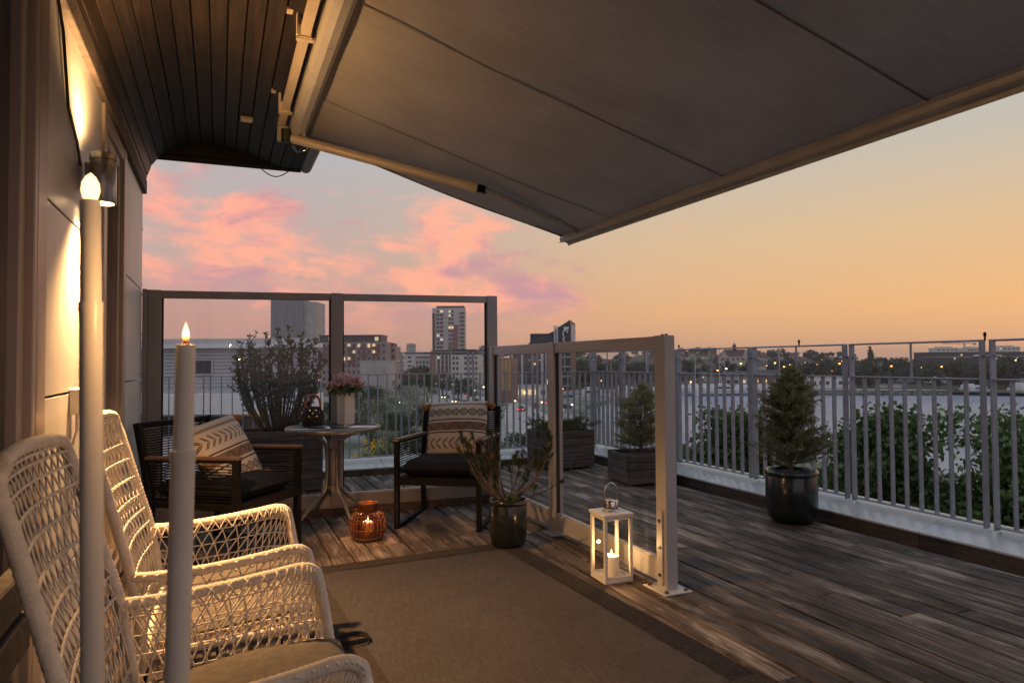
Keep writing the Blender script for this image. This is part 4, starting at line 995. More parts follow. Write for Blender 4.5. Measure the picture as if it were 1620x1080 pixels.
# glass screens
def screen(name, lab, p0, p1, posts, h0, h1, pw, frame, zb0=.055, zb1=.155, rail_h=.055, depth=.05):
    """framed glass: posts at the given distances, panes between them"""
    p0, p1 = Vector(p0), Vector(p1); d = (p1-p0); L = d.length
    t = thing(name, lab, 'glass screen', p0, math.atan2(d.y, d.x)); hh = lambda s: h0+(h1-h0)*s/L
    for s in posts: MB().box((s, 0, hh(s)/2), (pw, depth+.02, hh(s)), ch=.003).build('post', frame, t)
    for a, b in zip(posts[:-1], posts[1:]):
        a2, b2 = a+pw/2, b-pw/2
        MB().bar((a2, 0, hh(a2)-rail_h/2-.003), (b2, 0, hh(b2)-rail_h/2-.003), depth, rail_h, ch=.002).build('top_rail', frame, t)
        MB().box(((a2+b2)/2, 0, (zb0+zb1)/2), (b2-a2, depth, zb1-zb0), ch=.002).build('bottom_rail', frame, t)
        MB().add([(a2, -.004, zb1), (b2, -.004, zb1), (b2, -.004, hh(b2)-rail_h-.003), (a2, -.004, hh(a2)-rail_h-.003)], [(0, 1, 2, 3)]).build('pane', 'pane_glass', t)
        for q, sgn in ((a2, 1), (b2, -1)): MB().box((q+sgn*.006, .006, (hh(q)+zb1-rail_h)/2), (.012, .02, hh(q)-zb1-rail_h-.004)).build('gasket', 'black_cable', t)
        MB().box(((a2+b2)/2, .006, zb1+.005), (b2-a2-.03, .02, .010)).build('glazing_bead', 'light_frame', t)
    return t
fs_ = screen('glass_screen', 'tall dark framed two-pane glass screen behind the black chairs', (-.427, 5.615, 0), (2.185, 5.53, 0), [0, 1.298, 2.613], 1.742, 1.772, .092, 'grey_frame')
MB().box((1.3, .0, .0275), (2.55, .10, .055)).build('plinth', 'kerb_wood', fs_)
rs_ = screen('glass_screen', 'lower bronze grey glass screen dividing the deck beside the white lantern', (2.18, 3.015, 0), (2.18, 5.47, 0), [0, 1.29, 2.44], 1.334, 1.334, .09, 'light_frame', .035, .145, .072)
MB().box((0, 0, .004), (.20, .17, .008), ch=.002).build('foot_plate', 'light_frame', rs_); MB().box((1.29, 0, .004), (.16, .15, .008), ch=.002).build('foot_plate', 'light_frame', rs_)
for a, b in ((-.075, -.06), (.075, -.06), (-.075, .06), (.075, .06)): MB().lathe([(.011, .008), (.011, .016), (.006, .020), (.0001, .020)], 8, (a, b, 0), False).build('bolt', 'screw_metal', rs_)
MB().box((0.0, .040, .22), (.045, .012, .38), ch=.002).build('fixing_plate', 'light_frame', rs_)
for z in (.08, .22, .36): MB().tube([(0, .044, z), (0, .052, z)], .009, 8).build('bolt', 'screw_metal', rs_)
for a in (-.02, .015): MB().tube([(a, 0, 1.33), (a, 0, 1.342)], .009, 8).build('bolt', 'screw_metal', rs_)
MB().box((-.06, 0, .87), (.03, .115, 1.75), ch=.003).build('wall_channel', 'grey_frame', fs_)

# ------------------------------------------------------------------ house wall
WX = -.51
hw = thing('house_wall', 'pale grey panelled house wall with dark window frames and rivets', 'wall', (WX, 0, 0))
MB().box((-.16, 2.0, 1.0), (.20, 7.25, 4.0)).build('wall_core', 'trunk_dark', hw)
def panel(y0, y1, z0, z1):
    g = .004
    o = MB().box((-.012, (y0+y1)/2, (z0+z1)/2), (.024, y1-y0-2*g, z1-z0-2*g), ch=.0015).build('wall_panel', 'facade_panel', hw)
    for yy in (y0+.03, y1-.03):
        for zz in (z0+.035, z1-.035, (z0+z1)/2): link('screw', SCR, o, (.0, yy, zz))
SCR = MB().lathe([(.0075, 0), (.0065, .003), (.0035, .005), (.0001, .0055)], 10, smooth=True).mesh('screw', 'screw_metal'); SCR.transform(Matrix.Rotation(math.pi/2, 4, 'Y'))
zl = [-.25, .455, 1.095, 1.738, 2.62]
for y0, y1 in ((2.555, 3.70), (4.565, 5.60)):
    for a, b in zip(zl[:-1], zl[1:]): panel(y0, y1, a, b)
def window_unit(y0, y1, z0, z1, fw):
    f = MB()
    for yy in (y0+fw/2, y1-fw/2): f.box((-.03, yy, (z0+z1)/2), (.085, fw, z1-z0), ch=.004)
    for zz in (z0+fw/2, z1-fw/2): f.box((-.032, (y0+y1)/2, zz), (.08, y1-y0-2*fw, fw), ch=.004)
    o = f.build('window', 'window_frame', hw)
    s = MB()
    for yy in (y0+fw+.03, y1-fw-.03): s.box((-.035, yy, (z0+z1)/2), (.05, .058, z1-z0-2*fw), ch=.004)
    for zz in (z0+fw+.03, z1-fw-.03): s.box((-.035, (y0+y1)/2, zz), (.05, y1-y0-2*fw-.12, .058), ch=.004)
    s.build('sash', 'window_frame', o)
    MB().box((-.045, (y0+y1)/2, (z0+z1)/2), (.012, y1-y0-2*fw-.12, z1-z0-2*fw-.12)).build('pane', 'window_dark', o)
    MB().box((-.056, (y0+y1)/2, (z0+z1)/2), (.006, y1-y0-2*fw, z1-z0-2*fw)).build('blind', 'kerb_wood', o)
window_unit(3.705, 4.56, .02, 2.47, .10); window_unit(.45, 2.55, .02, 2.47, .16)
# wide trim of the near window, rough board below it
MB().box((.008, 2.44, 1.25), (.012, .03, 2.44), ch=.002).build('trim', 'window_frame', hw)
MB().box((.03, 1.35, .62), (.05, 1.7, .10), ch=.006).build('ledge', 'planter_wood', hw); MB().box((.03, 1.35, .50), (.05, 1.7, .10), ch=.006).build('ledge', 'planter_wood', hw)

# soffit: boards along a shallow vault
prof = [(-.512, 2.485), (-.487, 2.567), (-.452, 2.673), (-.36, 2.762), (-.21, 2.835), (-.03, 2.848), (.20, 2.795), (.46, 2.728), (.60, 2.735)]
so = thing('roof_overhang', 'dark stained boarded vaulted soffit over the house wall', 'soffit')
PR = [Vector((a, 0, b)) for a, b in prof]; cum = [0]
for a, b in zip(PR[:-1], PR[1:]): cum.append(cum[-1]+(b-a).length)
def on_prof(s):
    for i in range(len(PR)-1):
        if s <= cum[i+1] or i == len(PR)-2: return PR[i].lerp(PR[i+1], (s-cum[i])/(cum[i+1]-cum[i]))
nb = 16
for i in range(nb):
    a = on_prof(cum[-1]*i/nb+.003); b = on_prof(cum[-1]*(i+1)/nb-.003); c = (a+b)/2; dxz = (b-a); ang = math.atan2(dxz.z, dxz.x)
    rot = Matrix.Rotation(-ang, 3, 'Y'); yy = pr.uniform(-.002, .002)
    MB().box((0, 0, 0), (dxz.length, 7.4, .018), rot, .0025).build('soffit_board', 'soffit_wood', so).location = (c.x, 1.88+yy, c.z+.009)
sh = MB().add([(p.x-.004, y, p.z+.030) for y in (-1.8, 5.575) for p in PR], [(i, i+1, len(PR)+i+1, len(PR)+i) for i in range(len(PR)-1)]); sh.build('backing', 'trunk_dark', so)
for i in range(5):
    z = 2.742+i*.032; xl = -.44+.055*i*i*.28; xr = .585-i*.09*(i > 0)
    MB().box(((xl+xr)/2, 5.612+.002*i, z), (max(.2, xr-xl), .03, .029), ch=.003).build('end_board', 'soffit_wood', so)
ep = [(p.x, p.z+.07) for p in PR[2:]]+[(.60, 2.722), (-.452, 2.715)]
MB().add([(a, y, b) for y in (5.628, 5.645) for a, b in ep], [tuple(range(len(ep))), tuple(range(len(ep), 2*len(ep)))[::-1]]+[(i, (i+1) % len(ep), len(ep)+(i+1) % len(ep), len(ep)+i) for i in range(len(ep))]).build('end_panel', 'soffit_wood', so)
rf = MB().box((.03, 1.95, 3.00), (1.25, 7.5, .10)).build('roof', 'dark_roof', so)
MB().tube([(.635, -1.8, 2.765), (.635, 5.63, 2.765)], .048, 16).build('gutter', 'galvanised', so)
MB().box((.60, 1.9, 2.83), (.03, 7.4, .18), ch=.004).build('fascia', 'soffit_wood', so)
MB().box((WX+.012, 4.0, 2.49), (.03, 3.2, .10), ch=.004).build('trim_strip', 'planter_wood', so)
t = thing('motion_sensor', 'small white sensor box on the dark soffit', 'sensor', (.163, 4.72, 2.80), .05); MB().box((0, 0, -.012), (.075, .05, .03), ch=.006).build('housing', 'white_plastic', t); MB().box((0, -.0255, -.012), (.05, .004, .018), ch=.001).build('lens', 'awning_arm', t)
cb = MB(); c0 = PY(414, 268, 5.55); c1 = PY(458, 270, 5.55)
cb.tube([c0.lerp(c1, f)+Vector((0, 0, -.052*math.sin(math.pi*f))) for f in rows(13, 0, 1)]+[c1+Vector((0, 0, .02))], .0042, 6)
tag(cb.build('hanging_cable', 'black_cable'), 'thin black cable loop hanging from the soffit end', 'cable')

# wall lamp with its cable, socket box
lx, ly, lz = -.425, 3.125, 1.948
wl = thing('wall_lamp', 'brushed metal up and down cylinder lamp on the panelled wall', 'wall lamp', (lx, ly, lz))
MB().box((-.052, .11, .02), (.05, .06, .115), ch=.004).build('mounting_box', 'lamp_metal', wl); MB().bar((-.045, .09, .02), (0, 0, .02), .03, .05).build('arm', 'lamp_metal', wl)
MB().lathe([(.0465, -.108), (.048, -.106), (.048, .088), (.0465, .090)], 36).build('shade', 'lamp_metal', wl); MB().lathe([(.044, -.108), (.044, .088)], 36).build('shade_lining', 'chrome', wl)
MB().lathe([(.0485, .062), (.0492, .064), (.0485, .066)], 36).build('seam_ring', 'screw_metal', wl)
MB().disc((0, 0, -.085), .041, 24, False).build('lower_bulb', 'lamp_disc', wl); MB().disc((0, 0, .07), .041, 24).build('upper_bulb', 'lamp_disc', wl)
def spot(name, loc, down, watt, ang, parent, blend=.6):
    d = bpy.data.lights.new(name, 'SPOT'); d.energy = watt; d.spot_size = R_(ang); d.spot_blend = blend; d.shadow_soft_size = .03; d.color = (1.0, .53, .20)
    o = bpy.data.objects.new(name, d); col.objects.link(o); o.parent = parent; o.location = loc; o.rotation_euler = (0, R_(-15), 0) if down else (0, R_(180+24), 0); return o
spot('lower_beam', (0, 0, -.112), True, 290, 124, wl, 1.0); spot('upper_beam', (0, 0, .094), False, 60, 160, wl, 1.0)
cp_ = [PX(u, v, WX+.008) for u, v in ((93, -60), (92, 0), (100, 50), (104, 110), (108, 170), (122, 225), (127, 262))]
tag(MB().tube(cp_, .0055, 8).build('wall_cable', 'black_cable'), 'black cable running down the wall to the lamp', 'cable')
p = PX(121, 634, WX+.02); t = thing('socket_box', 'small white outdoor socket box on the house wall', 'socket', (WX, p.y, p.z)); MB().box((.022, 0, 0), (.044, .075, .10), ch=.006).build('housing', 'white_plastic', t); MB().box((.046, 0, .005), (.006, .06, .07), ch=.002).build('lid', 'white_plastic', t); MB().tube([(.02, .01, -.05), (.02, .012, -.11), (.012, -.02, -.16), (.012, -.02, -.4)], .005, 6).build('cable', 'white_plastic', t)

# ------------------------------------------------------------------ awning
YF, YN = 4.50, -.9
aw = thing('awning', 'large grey fabric awning stretched out on folding arms', 'awning')
ca, ba = Vector((.495, 0, 2.655)), Vector((2.36, 0, 2.130))
def fab(s, y, k=1.0):
    p = ca.lerp(ba, s); sag = .016*math.sin(math.pi*s)+.004*math.sin(9*s+2.0*y)*math.sin(math.pi*s); return Vector((p.x, y, p.z-sag*k))
seams = [4.50, 3.80, 2.72, 1.64, .56, -.9]
for a, b in zip(seams[:-1], seams[1:]):
    n, m = 20, 8; vs = [fab(i/n, a+(b-a)*j/m+(.0)) + Vector((0, 0, .003*math.sin(i*.9+(a+(b-a)*j/m)*9.0))) for i in range(n+1) for j in range(m+1)]
    MB().add(vs, [(i*(m+1)+j, (i+1)*(m+1)+j, (i+1)*(m+1)+j+1, i*(m+1)+j+1) for i in range(n) for j in range(m)], True).build('fabric_panel', 'awning_cloth', aw)
pm('awning_seam', (.15, .13, .122), .9, 0, .2, 60)
for y in seams[1:-1]:
    n = 20; vs = []
    for i in range(n+1):
        for dy in (-.006, .006): vs.append(fab(i/n, y+dy)+Vector((0, 0, -.005)))
    MB().add(vs, [(2*i, 2*i+1, 2*i+3, 2*i+2) for i in range(n)], True).build('seam', 'awning_seam', aw)
MB().tube([fab(s, YF) for s in rows(20, 0, 1)], .007, 6).build('hem', 'awning_seam', aw)
# cassette and roller, lying along the eaves
def extr(profile, y0, y1, name, mat, off=(0, 0)):
    n = len(profile); vs = [(a+off[0], y, b+off[1]) for y in (y0, y1) for a, b in profile]
    return MB().add(vs, [(i, (i+1) % n, n+(i+1) % n, n+i) for i in range(n)]+[tuple(range(n)), tuple(range(n, 2*n))[::-1]]).build(name, mat, aw)
cas = [(-.055, -.020), (-.045, -.052), (-.015, -.068), (.02, -.062), (.045, -.035), (.048, -.012), (.048, .05), (-.055, .05)]
extr(cas, YN, YF+.01, 'cassette', 'awning_metal', (.455, 2.668))
MB().tube([(.505, YN, 2.672), (.505, YF-.02, 2.672)], .036, 16).build('roller', 'awning_cloth', aw)
extr([(-.02, -.02), (.02, -.02), (.02, .02), (-.02, .02)], YN, YF-.04, 'torsion_bar', 'awning_arm', (.352, 2.682))
for y in (4.13, 3.15, 1.6, .2):
    b_ = MB(); b_.box((.322, y, 2.72), (.014, .035, .11), ch=.002); b_.box((.30, y, 2.775), (.05, .045, .012)); b_.box((.352, y, 2.655), (.075, .03, .010)); b_.box((.352, y-.02, 2.682), (.055, .012, .056)); b_.build('bracket', 'awning_arm', aw)
bar = [(-.035, .035), (.0, .042), (.045, .030), (.055, .0), (.052, -.040), (.03, -.048), (.022, -.030), (.0, -.022), (-.03, -.028), (-.04, -.005)]
extr(bar, YN, YF+.02, 'front_bar', 'awning_metal', (2.385, 2.118)); extr([(a*1.04, b*1.04) for a, b in bar], YF+.021, YF+.028, 'end_cap', 'light_frame', (2.385, 2.118))
extr([(-.034, -.034), (.018, -.026), (.018, -.030), (-.034, -.038)], YN, YF+.01, 'bar_lip', 'awning_arm', (2.36, 2.12))
# folding arm: shoulder, upper arm, elbow, forearm
S0 = PY(462, 219, 4.38); E0 = PY(750, 296, 3.93); E1 = PY(766, 300, 3.93); T0 = PY(922, 368, 4.27)
arm = MB().tube([S0, S0.lerp(E0, .5), E0], [.030, .030, .029], 14).build('upper_arm', 'awning_arm', aw)
MB().tube([E0.lerp(S0, .035), E0.lerp(E1, .3)], .034, 14).build('elbow_sleeve', 'awning_arm', aw); MB().tube([E0, E1], .024, 10).build('elbow_joint', 'black_metal', aw)
for dz_ in (-.016, .016): MB().tube([E0+Vector((0, 0, dz_)), E1.lerp(E0, -.2)+Vector((0, 0, dz_))], .011, 8).build('elbow_pin', 'screw_metal', aw)
MB().tube([E1, T0], [.022, .020], 12).build('forearm', 'awning_metal', aw)
MB().ball(T0, .026, 10, 6).build('end_joint', 'light_frame', aw)
MB().tube([S0+Vector((-.035, .0, -.03)), S0+Vector((-.035, .0, .05))], .03, 12).build('shoulder', 'screw_metal', aw); MB().box(S0+Vector((-.05, .03, .03)), (.07, .06, .09), ch=.008).build('shoulder', 'light_frame', aw)
MB().tube([S0+Vector((.01, .05, -.03)), S0+Vector((.04, .09, -.055)), S0+Vector((.09, .08, -.04)), S0+Vector((.10, .02, -.01))], .008, 8).build('spring_cable', 'chrome', aw)

# ------------------------------------------------------------------ rug
rg = thing('rug', 'taupe flat-woven rug with dark ribbed border on the deck', 'rug', (1.79, 4.19, .002), R_(2.55))
RW, RL, BW = 1.40, 2.28, .13
def rug_sheet(x0, x1, y0, y1, nx, ny, z):
    vs = [(x0+(x1-x0)*i/nx, y0+(y1-y0)*j/ny, z+.0012*math.sin(7*i+3.3*j)) for i in range(nx+1) for j in range(ny+1)]
    m = MB().add(vs, [(i*(ny+1)+j, (i+1)*(ny+1)+j, (i+1)*(ny+1)+j+1, i*(ny+1)+j+1) for i in range(nx) for j in range(ny)], True)
    m.box(((x0+x1)/2, (y0+y1)/2, z/2-.002), (x1-x0, y1-y0, z-.004)); return m
rug_sheet(-RW+BW, -BW, -RL+BW, -BW, 24, 40, .010).build('field', 'rug_field', rg)
rug_sheet(-RW, 0, -BW, 0, 24, 3, .012).build('border', 'rug_border', rg); rug_sheet(-RW, 0, -RL, -RL+BW, 24, 3, .012).build('border', 'rug_border', rg)
rug_sheet(-BW, 0, -RL+BW, -BW, 3, 40, .012).build('border', 'rug_border', rg); rug_sheet(-RW, -RW+BW, -RL+BW, -BW, 3, 40, .012).build('border', 'rug_border', rg)
rb_ = MB()
for i in range(int((RL-2*BW)/.0125)): rb_.box((-BW/2, -BW-.006-i*.0125, .0125), (BW-.012, .007, .004))
for i in range(int(RW/.0125)-1): rb_.box((-.012-i*.0125, -BW/2, .0125), (.007, BW-.012, .004))
tag(rb_.build('border_rib', 'rug_border', rg), kind='stuff')

# ------------------------------------------------------------------ white rope armchairs
def catmull(pts, per=6):
    P = [Vector(p) for p in pts]; out = []
    for i in range(len(P)-1):
        p0, p1, p2, p3 = P[max(i-1, 0)], P[i], P[i+1], P[min(i+2, len(P)-1)]
        for j in range(per):
            t = j/per; out.append(.5*((2*p1)+(p2-p0)*t+(2*p0-5*p1+4*p2-p3)*t*t+(3*p1-p0-3*p2+p3)*t*t*t))
    return out+[P[-1]]
def at_path(path, f):
    q = f*(len(path)-1); i = min(int(q), len(path)-2); return path[i].lerp(path[i+1], q-i)
def wrapped(m, path, r):
    """tube with a cord wound round it: the radius ripples along its length"""
    L = sum((b-a).length for a, b in zip(path[:-1], path[1:])); n = int(L/.005); P = [at_path(path, i/n) for i in range(n+1)]
    m.tube(P, [r*(1+.055*math.sin(i*2.1)) for i in range(n+1)], 12)
def cushion(w, d, hh, mat, name, parent, n=18, p=3.2, dent=.0):
    vs = []; fs = []
    for sgn in (1, -1):
        o = len(vs)
        for i in range(n+1):
            for j in range(n+1):
                a, b = -1+2*i/n, -1+2*j/n; e = max(0, (1-abs(a)**p)*(1-abs(b)**p))
                k = 1-.05*(1-abs(a))*(abs(b)**6)-.0; k2 = 1-.05*(1-abs(b))*(abs(a)**6)
                vs.append((a*w/2*k, b*d/2*k2, sgn*hh/2*e**.5*(1+.06*math.sin(5*a+2*b)+dent*math.exp(-((a*a+b*b)*6))*-1)))
        q = [(o+i*(n+1)+j, o+(i+1)*(n+1)+j, o+(i+1)*(n+1)+j+1, o+i*(n+1)+j+1) for i in range(n) for j in range(n)]
        fs += q if sgn > 0 else [f[::-1] for f in q]
    return MB().add(vs, fs, True).build(name, mat, parent)
def rope_chair(lab, cy):
    t = thing('rope_armchair', lab, 'armchair', (0, cy, 0), 0, 'white rope armchairs'); HWd = .355; sr = .0028
    sides = {}
    for s in (-1, 1):
        bk = catmull([(-.375, s*.27, 1.002), (-.370, s*.312, .975), (-.335, s*.328, .86), (-.285, s*.340, .68), (-.245, s*.352, .53), (-.205, s*.355, .27)], 8)
        ar = catmull([(-.245, s*.354, .535), (-.15, s*.362, .533), (.0, s*.366, .542), (.15, s*.366, .560), (.235, s*.364, .572), (.275, s*.362, .560), (.292, s*.360, .52), (.325, s*.358, .32), (.36, s*.352, .0)], 8)
        m = MB(); wrapped(m, ar, .0165); m.build('arm_frame', 'wicker_rope', t)
        m = MB(); wrapped(m, bk, .0160); m.build('back_post', 'wicker_rope', t)
        m = MB(); wrapped(m, catmull([(-.205, s*.355, .27), (-.26, s*.345, .13), (-.31, s*.335, 0)], 8), .014); m.build('leg', 'wicker_rope', t)
        sides[s] = (bk, ar)
        # side lattice between arm and seat rail
        wv = MB(); top = [p for p in ar if p.z > .45 and p.x < .30]; N = 17
        T = lambda f: at_path(top, min(1, max(0, f)))
        def Bm(f): f = min(1, max(0, f)); return Vector((-.212+f*.545, s*.357, .285+.03*f))
        def G(f, v): 
            p = T(f).lerp(Bm(f), v); p.y += s*.018*math.sin(math.pi*v); return p
        for i in range(-2, N+1):
            for dr in (-1, 1):
                f0 = (i+.5)/N; f1 = f0+dr*.15
                pts_ = [G(f0+(f1-f0)*q, q) for q in rows(7, 0, 1) if 0 <= f0+(f1-f0)*q <= 1]
                if len(pts_) > 2:
                    for k_, p_ in enumerate(pts_): p_.y += dr*.002
                    wv.tube(pts_, sr, 5, cap=False)
        for v in (.17, .40, .62, .84):
            wv.tube([G(f, v)+Vector((0, s*-.003, 0)) for f in rows(22, 0, 1)], sr*.95, 5, cap=False)
        # woven band that rides on the armrest
        for i in range(19):
            for dr in (-1, 1):
                f0 = .03+i/20; p0 = T(f0)+Vector((0, s*.020, .006)); p1 = T(f0+dr*.03)+Vector((0, -s*.030, .0)); p2 = T(f0+dr*.05)+Vector((0, -s*.024, -.035))
                wv.tube([p0, p0.lerp(p1, .5)+Vector((0, 0, .010)), p1, p2], sr*.9, 5, cap=False)
        tag(wv.build('side_weave', 'wicker_rope', t), kind='stuff')
    topr = catmull([tuple(sides[-1][0][0]), (-.388, -.20, 1.012), (-.402, 0, 1.016), (-.388, .20, 1.012), tuple(sides[1][0][0])], 8)
    m = MB(); wrapped(m, topr, .0165); m.build('top_rail', 'wicker_rope', t)
    # back lattice
    wv = MB(); bl, br = sides[-1][0], sides[1][0]
    def K(a, v):
        p = at_path(bl, .06+v*.90); q = at_path(br, .06+v*.90); r_ = p.lerp(q, a)
        if v < .08: r_.z += .02*(1-v/.08)
        r_.x -= .045*math.sin(math.pi*a)*(.35+.65*(1-abs(2*v-1))); return r_
    for i in range(-8, 24):
        for dr in (-1, 1):
            a0 = (i+.25)/14.5; pts_ = []
            for v in rows(25, 0, 1):
                a = a0+dr*(v*.50)
                if 0 <= a <= 1: q = K(a, v); q.x += dr*.002; pts_.append(q)
            if len(pts_) > 2: wv.tube(pts_, sr, 5, cap=False)
    for v in rows(11, .07, .95): 
        for o_ in (0, .006): wv.tube([K(a, min(1, v+o_))+Vector((.003, 0, 0)) for a in rows(16, 0, 1)], sr*.9, 5, cap=False)
    tag(wv.build('back_weave', 'wicker_rope', t), kind='stuff')
    m = MB(); wrapped(m, catmull([(.330, -.357, .315), (.342, 0, .308), (.330, .357, .315)], 8), .015); wrapped(m, catmull([(-.205, -.355, .285), (-.21, 0, .28), (-.205, .355, .285)], 8), .014)
    for s in (-1, 1): wrapped(m, [Vector((-.205, s*.356, .285)), Vector((.330, s*.358, .315))], .013)
    m.build('seat_frame', 'wicker_rope', t)
    wv = MB()
    for i in range(24): wv.tube([(-.2+i*.0225, -.352, .285+.0012*i), (-.2+i*.0225, 0, .272+.0012*i), (-.2+i*.0225, .352, .285+.0012*i)], sr, 5, cap=False)
    tag(wv.build('seat_weave', 'wicker_rope', t), kind='stuff')
    return t
rope_chair('white woven rope armchair beside the wall lamp next to the black chair', 2.80)
rope_chair('white woven rope armchair behind the two tall white candles', 1.84)
for cy, lab, th_, zz in ((2.80, 'thin grey seat cushion in the rope armchair beside the wall lamp', .075, .335), (1.84, 'puffy grey seat cushion in the rope armchair behind the candles', .15, .335)):
    t = thing('seat_cushion', lab, 'cushion', (.075, cy, zz)); t.rotation_euler = (0, R_(-5), 0); cushion(.54, .62, th_, 'seat_cloth', 'cover', t)
    MB().tube([(-.262, -.30, 0), (.262, -.30, 0), (.265, .30, 0), (-.262, .30, 0), (-.262, -.30, 0)], .006, 6).build('piping', 'seat_cloth', t)
ps = PZ(546, 1013, .02); st = catmull([(-.075, -.03, .012), (.0, -.062, .02), (.055, -.045, .016), (.07, .0, .012), (.04, .04, .014), (-.02, .035, .018), (-.075, .02, .012)], 8)
m = MB(); 
for a, b in zip(st[:-1], st[1:]): m.bar(a, b+(b-a)*.05, .004, .022)
tag(m.build('strap_loop', 'strap_dark'), 'dark strap loop lying on the rug by the rope armchair', 'strap').location = (ps.x+.03, ps.y, .012)

# ------------------------------------------------------------------ flames
def flame(parent, loc, s=1.0, mat='flame'):
    pr_ = [(.0001, 0), (.0042, .004), (.0058, .011), (.0052, .018), (.0032, .026), (.0012, .034), (.0001, .039)]
    return MB().lathe([(a*s, b*s) for a, b in pr_], 12, loc).build('flame', mat, parent)
def candle_light(parent, loc, watt, rad=.012, c=(1.0, .56, .22)):
    d = bpy.data.lights.new('candle_light', 'POINT'); d.energy = watt; d.shadow_soft_size = rad; d.color = c
    o = bpy.data.objects.new('candle_light', d); col.objects.link(o); o.parent = parent; o.location = loc
# tall white candle stands in the foreground
def stand(lab, u_top, v_top, u_bot, d, w_top, joint_v, w_low, bulb):
    top = W(u_top, v_top, d); low = W(u_bot, 1080, d); ax = (top-low).normalized(); base = low+ax*(-low.z/ax.z)
    t = thing('candle_stand', lab, 'candle stand', (base.x, base.y, 0)); P = lambda z: (ax*(z/ax.z))
    jz = W((u_top+u_bot)/2, joint_v, d).z; r1 = w_top/2/FPX*d; r2 = w_low/2/FPX*d
    MB().lathe([(.0001, 0), (.085, 0), (.09, .004), (.088, .012), (.03, .018), (.016, .03), (.0001, .03)], 32).build('foot', 'stand_white', t)
    MB().tube([P(.02), P(.6), P(jz-.004)], [r2*1.04, r2*1.03, r2], 24).build('stem', 'stand_white', t)
    MB().tube([P(jz-.012), P(jz)], r2*1.06, 24).build('cup', 'stand_white', t)
    MB().tube([P(jz), P(jz+.5*(top.z-jz)), P(top.z-.003), P(top.z)], [r1*1.03, r1, r1*.995, r1*.95], 24).build('candle', 'candle_wax', t)
    q = P(top.z)
    if bulb:
        MB().lathe([(.006, -.002), (.0085, .004), (.0105, .012), (.0095, .021), (.0055, .029), (.0001, .034)], 16, q).build('bulb', 'bulb_flame', t); candle_light(t, (q[0], q[1], q[2]+.05), 1.1)
    else:
        MB().tube([q, Vector(q)+Vector((0, 0, .004))], .0035, 8).build('wick', 'leather', t); flame(t, (q[0], q[1], q[2]+.001), .66, 'flame_core'); candle_light(t, (q[0], q[1], q[2]+.04), .7)
stand('tall white taper candle with pointed flame on a white stand', 294, 544, 280, .80, 29, 712, 36, False)
stand('tall white electric candle with round bulb in front of the wall lamp', 143, 317, 146.5, .84, 29.5, 478, 33, True)

# ------------------------------------------------------------------ black rope lounge chairs
def lounge(lab, loc, rz):
    """faces local +x"""
    t = thing('lounge_chair', lab, 'armchair', (*loc, 0), rz, 'black rope lounge chairs'); hw_, fx, bx_ = .305, .32, -.33
    for s in (-1, 1):
        y = s*hw_
        MB().bar((fx, y, .0), (fx, y, .63), .045, .034, (0, 1, 0), .003).build('leg', 'black_metal', t)
        MB().bar((bx_, y, .0), (bx_+.03, y, .36), .045, .034, (0, 1, 0), .003).build('leg', 'black_metal', t)
        MB().bar((bx_+.012, y, .013), (fx-.018, y, .013), .032, .026, ch=.003).build('floor_bar', 'black_metal', t)
        MB().bar((bx_+.03, y, .34), (bx_-.085, y, .835), .045, .034, (0, 1, 0), .003).build('back_post', 'black_metal', t)
        MB().bar((bx_-.01, y, .622), (fx+.03, y, .640), .050, .022, ch=.006).build('armrest', 'arm_teak', t)
        MB().bar((bx_-.01, y, .604), (fx, y, .622), .036, .016).build('arm_rail', 'black_metal', t)
        MB().bar((bx_+.03, y, .345), (fx-.018, y, .345), .032, .040, ch=.003).build('seat_rail', 'black_metal', t)
        rp = MB()
        for i in range(13):
            f = (i+.7)/14; z = .372+.232*f; rp.tube([(bx_+.04-.055*f, y, z-.004), (fx-.018, y, z+.010*f)], 0.0038, 6, cap=False)
        tag(rp.build('side_rope', 'black_rope', t), kind='stuff')
    MB().bar((fx, -hw_+.018, .342), (fx, hw_-.018, .342), .034, .055, ch=.003).build('front_rail', 'black_metal', t); MB().bar((bx_+.03, -hw_+.018, .345), (bx_+.03, hw_-.018, .345), .034, .040, ch=.003).build('rear_rail', 'black_metal', t)
    MB().bar((bx_-.083, -hw_+.018, .818), (bx_-.083, hw_-.018, .818), .034, .036, ch=.003).build('top_rail', 'black_metal', t)
    rp = MB()
    for i in range(25):
        f = (i+.5)/25.5; z = .39+.41*f; x_ = bx_+.02-.099*f; rp.tube([(x_, -hw_+.015, z), (x_, hw_-.015, z)], 0.0038, 6, cap=False)
    tag(rp.build('back_rope', 'black_rope', t), kind='stuff')
    MB().box((0, 0, .362), (.60, .57, .012)).build('seat_base', 'black_metal', t)
    c = cushion(.62, .575, .14, 'black_cloth', 'seat_pad', t, 18, 6); c.location = (.0, 0, .425)
    return t
RA = math.atan2(-.835, -.55); LA = R_(-40)
rc, lc = Vector((1.63, 5.015, 0)), Vector((.055, 4.80, 0))
lounge('black rope lounge chair with teak arms beside the branching pine pot', (rc.x, rc.y), RA)
lounge('black rope lounge chair in the corner by the house wall', (lc.x, lc.y), LA)
TAS = MB().lathe([(.004, .008), (.012, .003), (.011, -.006), (.014, -.012), (.024, -.05), (.030, -.075), (.0001, -.075)], 12).mesh('tassel', 'tassel_yarn')
